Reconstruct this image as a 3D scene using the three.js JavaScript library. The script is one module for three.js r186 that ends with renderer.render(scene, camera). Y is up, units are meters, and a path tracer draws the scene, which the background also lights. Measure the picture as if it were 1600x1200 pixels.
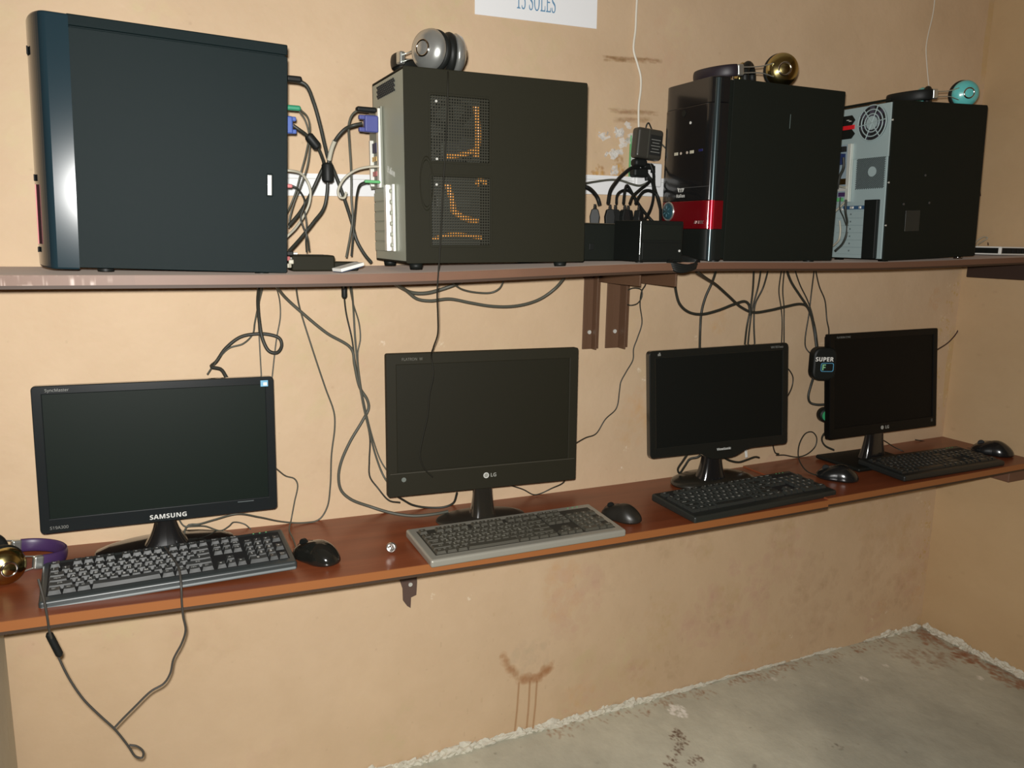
import * as THREE from 'three';
import { RoundedBoxGeometry } from 'three/addons/geometries/RoundedBoxGeometry.js';
import { TextGeometry } from 'three/addons/geometries/TextGeometry.js';
import { FontLoader } from 'three/addons/loaders/FontLoader.js';
import { mergeGeometries } from 'three/addons/utils/BufferGeometryUtils.js';

// ---------------------------------------------------------------- camera, light, exposure
const scene = new THREE.Scene();
const V3 = (x, y, z) => new THREE.Vector3(x, y, z);
scene.background = new THREE.Color(0x000000);
const F = 1250, YAW = 0.4405, PITCH = 0.1809, ROLL = 0.0189;
const EYE = new THREE.Vector3(0, 1.2794, 1.7);
const camera = new THREE.PerspectiveCamera(2 * Math.atan(600 / F) * 180 / Math.PI, 4 / 3, 0.02, 30);
camera.position.copy(EYE);
camera.rotation.order = 'YXZ';
camera.rotation.set(-PITCH, -YAW, ROLL);
scene.add(camera);
camera.updateMatrixWorld(true);

const renderer = new THREE.WebGLRenderer({ antialias: true });
renderer.toneMapping = THREE.LinearToneMapping;
renderer.toneMappingExposure = 1.0;
renderer.shadowMap.enabled = true;

// the flash of the compact camera the picture was taken with: the main light of the room
const flash = new THREE.SpotLight(new THREE.Color(1.0, 0.985, 0.95), 11, 0, 60 * Math.PI / 180, 0.5, 2);
flash.position.set(-0.012, EYE.y + 0.03, EYE.z);
flash.target.position.copy(V3(0.80, 1.05, 0)); scene.add(flash.target);
flash.castShadow = true; flash.shadow.radius = 0.7; flash.shadow.mapSize.set(2048, 2048);
scene.add(flash);
// power of the ceiling tube added behind the camera as weak fill
const FILL_TUBE_POWER = 0.5;

// ---------------------------------------------------------------- helpers
let seed = 7;
const rnd = () => { seed = (seed * 1664525 + 1013904223) >>> 0; return seed / 4294967296; };
const rr = (a, b) => a + (b - a) * rnd();
const V = (x, y, z) => new THREE.Vector3(x, y, z);
// point of the plane z = const seen in direction of a place of the photograph; used for tracing cords along the wall
function at(px, py, z) {
  const d = V((px - 800) / F, (600 - py) / F, -1).applyQuaternion(camera.quaternion);
  return EYE.clone().addScaledVector(d, (z - EYE.z) / d.z);
}
function onY(px, py, y) {
  const d = V((px - 800) / F, (600 - py) / F, -1).applyQuaternion(camera.quaternion);
  return EYE.clone().addScaledVector(d, (y - EYE.y) / d.y);
}
const used = {};
const numbered = (n) => { const k = used[n] = (used[n] ?? -1) + 1; return k ? `${n}_${String(k).padStart(3, '0')}` : n; };
function tag(o, label, category, group) { o.userData = { ...o.userData, label, category }; if (group) o.userData.group = group; return o; }
function thing(name, label, category, [x, y, z] = [0, 0, 0], turn = 0, group) {
  const o = new THREE.Group(); o.name = numbered(name); o.position.set(x, y, z); o.rotation.y = turn; scene.add(o);
  return tag(o, label, category, group);
}
function mesh(name, geo, mat, parent = scene, label) {
  const m = new THREE.Mesh(Array.isArray(geo) ? join(geo) : geo, mat);
  m.name = parent === scene ? numbered(name) : name; m.castShadow = m.receiveShadow = true; parent.add(m);
  if (label) m.userData.label = label;
  return m;
}
function struct(name, geo, mat) { const m = mesh(name, geo, mat); m.userData.kind = 'structure'; return m; }
function join(list) {
  const gs = list.map((g) => { const n = g.index ? g.toNonIndexed() : g.clone(); for (const k of Object.keys(n.attributes)) if (!['position', 'normal', 'uv'].includes(k)) n.deleteAttribute(k); if (!n.attributes.uv) n.setAttribute('uv', new THREE.BufferAttribute(new Float32Array(n.attributes.position.count * 2), 2)); return n; });
  return gs.length === 1 ? gs[0] : mergeGeometries(gs);
}
const box = (w, h, d, x = 0, y = 0, z = 0, r = 0.0015, s = 2) => new RoundedBoxGeometry(w, h, d, s, Math.min(r, w / 2.01, h / 2.01, d / 2.01)).translate(x, y, z);
// cylinder along an axis
function cyl(r1, r2, h, x, y, z, axis = 'y', seg = 24) {
  const g = new THREE.CylinderGeometry(r1, r2, h, seg);
  if (axis === 'x') g.rotateZ(-Math.PI / 2); if (axis === 'z') g.rotateX(Math.PI / 2);
  return g.translate(x, y, z);
}
function tubeG(pts, r, radial = 8) {
  const c = new THREE.CatmullRomCurve3(pts, false, 'centripetal');
  return new THREE.TubeGeometry(c, Math.max(12, pts.length * 7), r, radial, false);
}
const lathe = (pts, seg = 32) => new THREE.LatheGeometry(pts.map(([x, y]) => new THREE.Vector2(x, y)), seg);
function roundedShape(w, h, r, x = 0, y = 0) {             // lower left corner at (x, y)
  const s = new THREE.Shape(); r = Math.min(r, w / 2, h / 2);
  s.moveTo(x + r, y); s.lineTo(x + w - r, y); s.quadraticCurveTo(x + w, y, x + w, y + r); s.lineTo(x + w, y + h - r); s.quadraticCurveTo(x + w, y + h, x + w - r, y + h);
  s.lineTo(x + r, y + h); s.quadraticCurveTo(x, y + h, x, y + h - r); s.lineTo(x, y + r); s.quadraticCurveTo(x, y, x + r, y);
  return s;
}
const extrude = (shape, depth, bevel = 0.001, seg = 10) => new THREE.ExtrudeGeometry(shape, { depth: Math.max(depth - 2 * bevel, 1e-4), bevelEnabled: bevel > 0, bevelSize: bevel, bevelThickness: bevel, bevelSegments: 2, curveSegments: seg }).translate(0, 0, bevel);
const sansB = await new FontLoader().loadAsync('fonts/droid/droid_sans_bold.typeface.json');
const sans = await new FontLoader().loadAsync('fonts/droid/droid_sans_regular.typeface.json');
const serif = await new FontLoader().loadAsync('fonts/droid/droid_serif_regular.typeface.json');
function text(str, size, font = sansB, depth = 0.0004, squeeze = 1) {
  const g = new TextGeometry(str, { font, size, depth, curveSegments: 4, bevelEnabled: false });
  g.computeBoundingBox(); const b = g.boundingBox;
  return g.translate(-(b.min.x + b.max.x) / 2, -(b.min.y + b.max.y) / 2, 0).scale(squeeze, 1, 1);
}
// puts the origin of a traced thing at its lowest point
function settle(o) {
  const b = new THREE.Box3().setFromObject(o), c = b.getCenter(V(0, 0, 0)); c.y = b.min.y;
  if (o.isMesh) o.geometry.translate(-c.x, -c.y, -c.z);
  else o.traverse((m) => m.isMesh && m.geometry.translate(-c.x, -c.y, -c.z));
  o.position.copy(c); return o;
}

// ---------------------------------------------------------------- procedural textures
function noiseField(n, cells, oct = 4, gain = 0.55) {      // tiling value noise, n x n, 0..1
  const out = new Float32Array(n * n); let amp = 1, tot = 0;
  for (let o = 0; o < oct; o++) {
    const c = cells << o, g = new Float32Array(c * c); for (let i = 0; i < c * c; i++) g[i] = rnd();
    for (let y = 0; y < n; y++) for (let x = 0; x < n; x++) {
      const fx = x / n * c, fy = y / n * c, x0 = fx | 0, y0 = fy | 0, x1 = (x0 + 1) % c, y1 = (y0 + 1) % c;
      let tx = fx - x0, ty = fy - y0; tx *= tx * (3 - 2 * tx); ty *= ty * (3 - 2 * ty);
      out[y * n + x] += amp * ((g[y0 * c + x0] * (1 - tx) + g[y0 * c + x1] * tx) * (1 - ty) + (g[y1 * c + x0] * (1 - tx) + g[y1 * c + x1] * tx) * ty);
    }
    tot += amp; amp *= gain;
  }
  for (let i = 0; i < out.length; i++) out[i] /= tot;
  return out;
}
const N1 = noiseField(512, 4, 6), N2 = noiseField(512, 8, 6, 0.7), N3 = noiseField(512, 3, 4);
function grey(n, f, repeat) {
  const d = new Uint8Array(n * n * 4);
  for (let y = 0; y < n; y++) for (let x = 0; x < n; x++) { const v = Math.max(0, Math.min(255, f(x, y) * 255)), i = (y * n + x) * 4; d[i] = d[i + 1] = d[i + 2] = v; d[i + 3] = 255; }
  const t = new THREE.DataTexture(d, n, n); t.wrapS = t.wrapT = THREE.RepeatWrapping; t.magFilter = THREE.LinearFilter; t.minFilter = THREE.LinearMipmapLinearFilter; t.generateMipmaps = true;
  if (repeat) t.repeat.set(...repeat); t.needsUpdate = true; return t;
}
const plasterBump = grey(512, (x, y) => 0.6 * N1[y * 512 + x] + 0.4 * N2[y * 512 + x], [1, 1]);
const fineBump = grey(256, () => rnd(), [40, 40]);
const smudge = grey(512, (x, y) => 0.55 + 0.9 * (N1[y * 512 + x] - 0.5), [3, 3]);
function canvasTex(w, h, paint, srgb = true) {
  const c = document.createElement('canvas'); c.width = w; c.height = h; const g = c.getContext('2d'); paint(g, w, h);
  const t = new THREE.CanvasTexture(c); if (srgb) t.colorSpace = THREE.SRGBColorSpace; t.wrapS = t.wrapT = THREE.RepeatWrapping; t.anisotropy = 8; return t;
}
function fillNoise(g, w, h, base, amps) {                  // base colour plus layers of grain [field, amplitude rgb, scale]
  const im = g.createImageData(w, h), d = im.data;
  for (let y = 0; y < h; y++) for (let x = 0; x < w; x++) {
    const i = (y * w + x) * 4; let r = base[0], gg = base[1], b = base[2];
    for (const [f, a, s, sy = s] of amps) { const v = f[(((y * sy) | 0) & 511) * 512 + (((x * s) | 0) & 511)] - 0.5; r += v * a[0]; gg += v * a[1]; b += v * a[2]; }
    d[i] = r; d[i + 1] = gg; d[i + 2] = b; d[i + 3] = 255;
  }
  g.putImageData(im, 0, 0);
}
function blotch(g, x, y, r, col, n = 30, spread = 1, sy = 1) { // stain of many small ragged dabs
  g.fillStyle = col; for (let i = 0; i < n; i++) { const a = rr(0, 6.28), q = r * spread * Math.sqrt(rnd()); g.beginPath(); g.ellipse(x + Math.cos(a) * q, y + Math.sin(a) * q * sy, r * rr(0.06, 0.3), r * rr(0.06, 0.3) * sy, rr(0, 3), 0, 7); g.fill(); }
}
const std = (color, roughness = 0.5, o = {}) => new THREE.MeshStandardMaterial({ color: new THREE.Color().setRGB(...color), roughness, ...o });
const phys = (color, roughness, o = {}) => new THREE.MeshPhysicalMaterial({ color: new THREE.Color().setRGB(...color), roughness, ...o });

const M = {
  slate: phys([0.0052, 0.0115, 0.0122], 0.46, { specularIntensity: 0.20, bumpMap: fineBump, bumpScale: 0.0001 }),
  slateGloss: phys([0.012, 0.026, 0.034], 0.135, { specularIntensity: 0.55 }),
  dusty: phys([0.0150, 0.0140, 0.0070], 0.65, { specularIntensity: 0.4, bumpMap: fineBump, bumpScale: 0.0001 }),
  black: phys([0.0070, 0.0090, 0.0062], 0.65, { specularIntensity: 0.4, bumpMap: fineBump, bumpScale: 0.0001 }),
  gloss: phys([0.010, 0.010, 0.010], 0.16, { clearcoat: 0.5, clearcoatRoughness: 0.06 }),
  plastic: phys([0.008, 0.0095, 0.008], 0.5, { specularIntensity: 0.5 }),
  rubber: phys([0.010, 0.011, 0.010], 0.5, { specularIntensity: 0.5 }),
  cord: std([0.028, 0.029, 0.022], 0.5),
  cordGrey: std([0.085, 0.085, 0.065], 0.5),
  cordLight: std([0.45, 0.42, 0.33], 0.5),
  cordWhite: std([0.70, 0.66, 0.56], 0.45),
  cordViolet: std([0.045, 0.020, 0.022], 0.5),
  tinGrey: std([0.42, 0.44, 0.35], 0.5, { metalness: 0.15 }),
  tinBlue: std([0.34, 0.43, 0.43], 0.5, { metalness: 0.15 }),
  silver: std([0.62, 0.64, 0.60], 0.28, { metalness: 0.85 }),
  chrome: std([0.80, 0.80, 0.78], 0.12, { metalness: 1 }),
  bare: std([0.72, 0.72, 0.66], 0.35, { metalness: 0.4 }),
  brass: std([0.55, 0.42, 0.16], 0.25, { metalness: 1 }),
  gold: std([0.50, 0.41, 0.17], 0.2, { metalness: 1 }),
  teal: phys([0.12, 0.52, 0.50], 0.3, { clearcoat: 0.5 }),
  violet: std([0.055, 0.026, 0.090], 0.4),
  vga: std([0.055, 0.11, 0.38], 0.45),
  vgaDark: std([0.012, 0.025, 0.10], 0.5),
  green: std([0.03, 0.26, 0.14], 0.45),
  lime: std([0.12, 0.42, 0.16], 0.45),
  pink: std([0.62, 0.20, 0.20], 0.5),
  red: std([0.62, 0.012, 0.018], 0.45),
  redGloss: phys([0.19, 0.004, 0.008], 0.26, { metalness: 0.35, clearcoat: 0.6, clearcoatRoughness: 0.1 }),
  redTrim: phys([0.62, 0.01, 0.03], 0.25, { metalness: 0.5, clearcoat: 0.6 }),
  ink: std([0.62, 0.62, 0.58], 0.5),
  inkDim: std([0.20, 0.20, 0.18], 0.5),
  screen: phys([0.0045, 0.0092, 0.0062], 0.48, { specularIntensity: 0.24 }),
  screenDark: phys([0.0045, 0.0052, 0.0040], 0.55, { specularIntensity: 0.4 }),
  white: std([0.78, 0.77, 0.72], 0.5),
  trunking: std([0.80, 0.80, 0.80], 0.45),
  orange: std([0.75, 0.30, 0.05], 0.45),
  pcb: std([0.03, 0.10, 0.05], 0.5),
  void: std([0.006, 0.006, 0.006], 0.8),
  bracket: std([0.115, 0.058, 0.030], 0.55, { bumpMap: plasterBump, bumpScale: 0.0006 }),
  bracketDark: std([0.035, 0.018, 0.012], 0.55),
  rust: std([0.10, 0.06, 0.045], 0.7, { bumpMap: plasterBump, bumpScale: 0.002 }),
};

// ---------------------------------------------------------------- the room
const XR = 2.36, XL = -1.6, ZF = 4.6, H = 2.7;
const WALL = [203, 175, 141];
const WS = 2048 / (XR - XL);                                // texture pixels per metre
const wallMap = canvasTex(2048, Math.round(H * WS), (g, w, h) => {
  fillNoise(g, w, h, WALL, [[N1, [26, 24, 20], 0.35], [N2, [10, 11, 12], 1.1], [N3, [14, 16, 22], 0.22]]);
  const X = (x) => (x - XL) * WS, Y = (y) => h - y * WS;
  const p = (px, py) => { const q = at(px, py, 0); return [X(q.x), Y(q.y)]; };
  // brown glue stripes left by a poster
  for (const [a, b, y0, y1, al] of [[945, 1033, 91, 95, 0.42], [953, 1022, 172, 177, 0.26], [962, 1014, 187, 187, 0.2]]) {
    for (let i = 0; i < 130; i++) { const t = rnd(), [x, y] = p(a + (b - a) * t, y0 + (y1 - y0) * t); g.fillStyle = `rgba(120,84,48,${al * rr(0.15, 0.5) * (i < 25 ? 1.2 : 0.7)})`; g.fillRect(x - rr(1, 6), y + rr(-3, 2), rr(3, 12), rr(1, 3)); }
  }
  for (const [x0, y0] of [[935, 270], [969, 250], [970, 272], [1022, 262]]) { const [x, y] = p(x0, y0); blotch(g, x, y, 9, 'rgba(140,98,50,0.25)', 24); }
  for (const [x0, y0, r] of [[935, 270, 7], [962, 268, 10]]) { const [x, y] = p(x0, y0); blotch(g, x, y, r, 'rgba(190,140,60,0.3)', 20); }
  // the spilt drink with three runs
  { const pts = [[786, 1022], [797, 1045], [812, 1062], [826, 1060], [842, 1060], [851, 1048], [862, 1040]];
    for (let k = 0; k < pts.length - 1; k++) for (let i = 0; i < 26; i++) { const t = rnd(), [x, y] = p(pts[k][0] + (pts[k + 1][0] - pts[k][0]) * t, pts[k][1] + (pts[k + 1][1] - pts[k][1]) * t); g.fillStyle = 'rgba(150,104,58,0.10)'; g.beginPath(); g.ellipse(x + rr(-3, 3), y + rr(-5, 5), rr(2, 6), rr(2, 6), 0, 0, 7); g.fill(); }
    for (const [a, b, c, d] of [[811, 1066, 803, 1150], [828, 1064, 822, 1143], [839, 1064, 832, 1140]]) { g.strokeStyle = 'rgba(136,86,46,0.42)'; g.lineWidth = 2.6; const [x, y] = p(a, b), [x2, y2] = p(c, d); g.beginPath(); g.moveTo(x, y); g.lineTo((x + x2) / 2 + 1, (y + y2) / 2); g.lineTo(x2, y2 + 6); g.stroke(); blotch(g, x2, y2, 5, 'rgba(128,80,42,0.35)', 10); }
    const [x, y] = p(826, 1030); blotch(g, x, y, 30, 'rgba(185,165,130,0.10)', 60); }
  // yellowed damp patches, scuffs and chips
  for (const [a, b, r] of [[880, 925, 30], [990, 660, 26], [1005, 630, 18], [905, 1095, 26], [1160, 1040, 20], [1490, 600, 14], [1482, 655, 16], [1500, 520, 10], [1432, 930, 12], [1378, 945, 10], [1120, 500, 16], [1460, 470, 14]]) { const [x, y] = p(a, b); blotch(g, x, y, r, 'rgba(176,136,70,0.035)', 60, 1, 1.5); }
  for (let i = 0; i < 260; i++) { const x = X(rr(0.6, XR)), y = Y(rr(0.02, 0.62) * rr(0.4, 1)); g.fillStyle = `rgba(${rnd() < 0.6 ? '112,88,60' : '150,112,78'},${rr(0.03, 0.10)})`; g.fillRect(x, y, rr(1, 3), rr(1, 7)); }
  for (const [a, b] of [[1005, 592], [997, 579], [978, 701], [1000, 578], [735, 934], [1362, 968], [1386, 956], [1236, 995], [1484, 544], [1480, 618], [1286, 536], [597, 539], [690, 539], [970, 734], [1452, 794], [675, 932], [1087, 528]]) { const [x, y] = p(a, b); blotch(g, x, y, 4, 'rgba(236,222,196,0.6)', 8); }
  for (let i = 0; i < 46; i++) { const x = X(rr(1.0, XR)), y = Y(rr(0.05, 0.6)); blotch(g, x, y, rr(14, 44), `rgba(${['118,104,78', '150,110,92', '166,134,70'][i % 3]},0.035)`, 40, 1, 1.2); }
  for (let i = 0; i < 40; i++) { const x = X(rr(-0.3, 1.4)), y = Y(rr(0.05, 1.9)); blotch(g, x, y, rr(20, 60), `rgba(${['206,184,150', '184,150,122', '196,170,120'][i % 3]},0.05)`, 40, 1, 1.2); }
  for (let i = 0; i < 46; i++) { const x = X(XR - rr(0, 0.08)), y = Y(rr(0.1, 1.2)); blotch(g, x, y, rr(3, 8), `rgba(${i % 3 ? '188,150,70' : '230,214,180'},0.3)`, 7, 1, 1.6); }
  // the painter's line down the corner
  for (let y = 0; y < h; y += 2) { g.fillStyle = `rgba(196,156,62,${Math.max(0, N1[(y & 511) * 512 + 40] - 0.45) * 1.2})`; g.fillRect(w - 6 - 10 * N2[(y & 511) * 512 + 9], y, 14, 3); }
  for (let i = 0; i < 900; i++) { g.fillStyle = `rgba(120,92,64,${rr(0.03, 0.12)})`; g.fillRect(rnd() * w, rnd() * h, rr(1, 3), rr(1, 3)); }
});
const plasterB2 = plasterBump.clone(); plasterB2.repeat.set(4, 3); plasterB2.needsUpdate = true;
const wallMat = std([1, 1, 1], 0.62, { map: wallMap, bumpMap: plasterB2, bumpScale: 0.004 });
const sideMap = canvasTex(1024, 1024, (g, w, h) => {
  fillNoise(g, w, h, [194, 164, 124], [[N1, [30, 26, 22], 0.5], [N2, [10, 12, 12], 1.2], [N3, [18, 16, 20], 0.3]]);
  for (let i = 0; i < 500; i++) { g.fillStyle = `rgba(120,92,64,${rr(0.04, 0.14)})`; g.fillRect(rnd() * w, rnd() * h, rr(1, 4), rr(1, 4)); }
});
const sideMat = std([1, 1, 1], 0.65, { map: sideMap, bumpMap: plasterB2, bumpScale: 0.004 });
function slab(x0, y0, z0, x1, y1, z1) { return new THREE.BoxGeometry(x1 - x0, y1 - y0, z1 - z0).translate((x0 + x1) / 2, (y0 + y1) / 2, (z0 + z1) / 2); }
struct('wall_back', slab(XL, 0, -0.12, XR, H, 0), wallMat);
struct('wall_right', slab(XR, 0, -0.12, XR + 0.12, H, ZF), sideMat);
struct('wall_left', slab(XL - 0.12, 0, -0.12, XL, H, ZF), sideMat);
struct('wall_front', slab(XL, 0, ZF, XR, H, ZF + 0.12), sideMat);
struct('ceiling', slab(XL - 0.12, H, -0.12, XR + 0.12, H + 0.1, ZF + 0.12), std([0.66, 0.62, 0.55], 0.9));
const FS = 1536 / 3.96;
const floorMap = canvasTex(1536, 1400, (g, w, h) => {       // u along x from XL, v along z; canvas bottom is z = ZF
  fillNoise(g, w, h, [188, 186, 168], [[N1, [60, 58, 50], 0.6], [N2, [46, 46, 42], 1.3], [N3, [30, 26, 20], 0.4]]);
  const P = (x, z) => [(x - XL) * FS, (z + 0.12) * FS * h / (3.54 * FS) * 1];
  const SZ = h / (ZF + 0.24), p = (px, py) => { const q = onY(px, py, 0); return [(q.x - XL) * FS * 3.96 / (XR - XL), (q.z + 0.12) * SZ]; };
  const wear = (x, z, r, c, n, s = 1) => blotch(g, (x - XL) / (XR - XL) * w, (z + 0.12) * SZ, r, c, n, 1, s);
  for (let i = 0; i < 90; i++) wear(rr(0.9, XR), rr(0.0, 0.05), 10, 'rgba(140,92,66,0.28)', 6, 0.5);      // old red paint left along the walls
  for (let i = 0; i < 60; i++) wear(XR - rr(0, 0.07), rr(0.02, 0.5), 12, 'rgba(148,92,60,0.32)', 7);
  for (let i = 0; i < 30; i++) wear(XR - rr(0, 0.25), rr(0.02, 0.2), 12, 'rgba(150,116,92,0.2)', 8);
  for (let i = 0; i < 160; i++) { const [x, y] = [rr(0.4, 1) * w, rr(0, 0.4) * h]; g.fillStyle = `rgba(196,192,176,${rr(0.1, 0.4)})`; g.save(); g.translate(x, y); g.rotate(rr(-0.4, 0.2)); g.fillRect(0, 0, rr(4, 22), rr(1, 2.5)); g.restore(); }
  for (let i = 0; i < 1400; i++) { g.fillStyle = `rgba(${rnd() < 0.5 ? '90,86,70' : '186,182,162'},${rr(0.1, 0.35)})`; g.fillRect(rnd() * w, rnd() * h, rr(1, 3), rr(1, 3)); }
  for (const [a, b, r, al] of [[1058, 1112, 9, 0.85], [1063, 1106, 5, 0.7], [1350, 1060, 4, 0.5], [1384, 1040, 3, 0.5], [1210, 1061, 3, 0.6], [1530, 1059, 4, 0.6]]) { const [x, y] = p(a, b); blotch(g, x, y, r, `rgba(250,246,236,${al * 0.8})`, 40); }
  for (const [a, b] of [[1056, 1142], [1064, 1150], [1068, 1158], [1062, 1166], [1056, 1176], [1050, 1186], [1046, 1196], [1080, 1190], [1092, 1186], [1054, 1152]]) { const [x, y] = p(a, b); blotch(g, x, y, 5, 'rgba(88,62,46,0.5)', 14); }
  for (const [a, b] of [[1310, 1168], [1178, 1198], [1376, 1001], [1345, 1003]]) { const [x, y] = p(a, b); blotch(g, x, y, 5, 'rgba(84,74,62,0.35)', 10); }
});
const floorBump = plasterBump.clone(); floorBump.repeat.set(6, 6); floorBump.needsUpdate = true;
const floorGeo = slab(XL, -0.1, -0.12, XR, 0, ZF + 0.12);
struct('floor', floorGeo, std([1, 1, 1], 0.75, { map: floorMap, bumpMap: floorBump, bumpScale: 0.005 }));

// rough plaster droppings left in the joint of wall and floor
function mortar(name, n, along, size) {
  const gs = [];
  for (let i = 0; i < n; i++) {
    const t = (i + rnd() * 0.8) / n, s = size(t); if (s < 0.003) continue;
    const g = new THREE.IcosahedronGeometry(1, 2), p = g.attributes.position, k = rr(0, 50);
    for (let j = 0; j < p.count; j++) { const q = V().fromBufferAttribute(p, j), f = 0.75 + 0.35 * Math.sin(q.x * 3 + k) * Math.sin(q.y * 4 + k * 2) + 0.2 * Math.sin(q.z * 7 + k); p.setXYZ(j, q.x * f, q.y * f, q.z * f); }
    g.computeVertexNormals(); const c = along(t);
    g.rotateY(rr(0, 6)); g.scale(along.ax ? rr(0.6, 1.2) * 0.028 : s * rr(0.5, 0.9), s * rr(0.5, 1.1), along.ax ? s * rr(0.5, 0.9) : rr(0.6, 1.2) * 0.028); g.translate(c.x, c.y, c.z); gs.push(g);
  }
  const m = struct(name, join(gs), std([0.66, 0.63, 0.52], 0.85)); return m;
}
const alongBack = (t) => V(0.38 + t * (XR - 0.40), rr(0, 0.006), rr(0.0, 0.004)); alongBack.ax = true;
mortar('trim_1', 170, alongBack, (t) => { const x = 0.38 + t * (XR - 0.4); const dense = x < 0.75 ? 0.022 : x < 1.25 ? 0.017 : x < 1.45 ? 0.010 : x > 2.18 ? 0.016 : 0.006; return dense * (0.35 + 1.1 * N1[((x * 300) & 511) * 512 + 77] * rr(0.5, 1.2)) * (rnd() < (x > 1.4 && x < 2.1 ? 0.35 : 0.95) ? 1 : 0); });
const alongRight = (t) => V(XR - rr(0, 0.004), rr(0.002, 0.012), 0.03 + t * 0.75);
mortar('trim_2', 70, alongRight, (t) => 0.017 * (0.5 + 0.8 * rnd()));

// added ceiling tube, unseen behind the camera, gives a little ambient light
{
  const t = thing('added_ceiling_lamp', 'added fluorescent batten on the ceiling behind the viewer, unseen, for weak fill light', 'lamp', [0.4, H - 0.085, 2.5]);
  mesh('housing', box(1.2, 0.04, 0.07, 0, 0.062, 0, 0.004), M.white, t);
  mesh('tube', cyl(0.013, 0.013, 1.14, 0, 0.015, 0, 'x', 16), std([0.9, 0.9, 0.9], 0.4, { emissive: new THREE.Color(1, 0.95, 0.85), emissiveIntensity: 0.6 }), t);
  for (const s of [-1, 1]) mesh('lamp_holder', box(0.02, 0.05, 0.035, s * 0.58, 0.025, 0, 0.003), M.white, t);
  const lamp = new THREE.RectAreaLight(new THREE.Color(1, 0.93, 0.82), FILL_TUBE_POWER, 1.1, 0.05);
  lamp.position.set(0.4, H - 0.09, 2.5); lamp.rotation.x = -Math.PI / 2; scene.add(lamp);
}

// ---------------------------------------------------------------- shelves
function wood(dark) {
  return canvasTex(1024, 256, (g, w, h) => {
    const b = dark ? [150, 120, 100] : [128, 66, 38];
    fillNoise(g, w, h, b, [[N2, [34, 22, 16], 0.18, 3.2], [N1, [26, 18, 14], 0.5, 1.7]]);
    for (let i = 0; i < 240; i++) { g.fillStyle = `rgba(${rnd() < 0.6 ? '52,24,12' : '170,100,62'},${rr(0.03, 0.12)})`; g.fillRect(rnd() * w, rnd() * h, rr(40, 300), rr(0.5, 1.6)); }
  });
}
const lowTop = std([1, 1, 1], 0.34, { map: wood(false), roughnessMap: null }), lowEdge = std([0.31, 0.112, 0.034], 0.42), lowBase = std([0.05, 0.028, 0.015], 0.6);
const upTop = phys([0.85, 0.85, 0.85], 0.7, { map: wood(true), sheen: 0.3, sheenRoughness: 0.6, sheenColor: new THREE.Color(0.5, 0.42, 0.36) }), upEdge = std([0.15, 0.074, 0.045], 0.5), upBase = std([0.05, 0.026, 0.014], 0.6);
const upEdgeGlints = std([1, 1, 1], 0.5, { map: canvasTex(1024, 64, (g, w, h) => { fillNoise(g, w, h, [108, 78, 60], [[N2, [26, 18, 14], 0.3, 2]]); for (let i = 0; i < 260; i++) { const x = w * (0.84 + 0.14 * Math.pow(rnd(), 1.4)); g.fillStyle = `rgba(205,192,186,${rr(0.2, 0.7)})`; g.fillRect(x, rnd() * h, rr(1, 7), rr(1, 5)); } }) });  // whitish glints painted into the edge colour as flecks near its left end
function profile(pts) { return (x) => { if (x <= pts[0][0]) return pts[0][1]; for (let i = 1; i < pts.length; i++) if (x <= pts[i][0]) { const [a, b] = pts[i - 1], [c, d] = pts[i]; let t = (x - a) / (c - a); return b + (d - b) * t; } return pts[pts.length - 1][1]; }; }
const smooth = (f) => (x) => { let s = 0; for (let i = -3; i <= 3; i++) s += f(x + i * 0.05); return s / 7; };
function bent(x0, x1, z0, z1, t0, t1, f) {                 // a sagging layer of a board: between t0 and t1 above the profile
  const g = new THREE.BoxGeometry(x1 - x0, t1 - t0, z1 - z0, 48, 1, 1).translate((x0 + x1) / 2, (t0 + t1) / 2, (z0 + z1) / 2), p = g.attributes.position, u = g.attributes.uv, n = g.attributes.normal;
  for (let i = 0; i < p.count; i++) { u.setXY(i, p.getX(i) / 1.2, (Math.abs(n.getY(i)) > 0.5 ? p.getZ(i) : p.getY(i)) / 0.32); p.setY(i, p.getY(i) + f(p.getX(i))); }
  g.computeVertexNormals(); return g;
}
const lowY = smooth(profile([[-0.6, 0.681], [-0.22, 0.676], [0.0, 0.668], [0.2, 0.661], [0.45, 0.656], [0.7, 0.652], [1.0, 0.650], [1.3, 0.651], [1.5, 0.653], [1.53, 0.653], [1.8, 0.657], [2.0, 0.659], [2.36, 0.665]]));
const upY = smooth(profile([[-0.6, 1.212], [0.2, 1.211], [0.4, 1.212], [0.55, 1.217], [0.7, 1.223], [0.9, 1.231], [1.05, 1.236], [1.3, 1.236], [1.5, 1.236], [1.7, 1.239], [1.9, 1.245], [2.1, 1.252], [2.36, 1.258]]));
function shelf(name, label, x0, x1, zf, f, [top, edge, base], th) {
  const t = thing(name, label, 'shelf');
  mesh('board', bent(x0, x1, 0.001, zf - 0.001, -th, 0, f), top, t);
  mesh('edge_band', bent(x0, x1, zf - 0.001, zf + 0.001, -th * 0.8, -0.0002, f), edge, t, 'orange brown front edging');
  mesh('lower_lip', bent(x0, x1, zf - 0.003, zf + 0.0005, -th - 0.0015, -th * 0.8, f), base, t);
  return t;
}
shelf('wall_shelf', 'longer reddish brown lower shelf board carrying the three monitors on the left', -0.75, 1.527, 0.315, lowY, [lowTop, lowEdge, lowBase], 0.021);
shelf('wall_shelf', 'short reddish brown lower shelf board under the last monitor, ending at the right wall', 1.529, XR - 0.002, 0.312, (x) => lowY(x) + 0.003, [lowTop, lowEdge, lowBase], 0.020);
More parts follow.
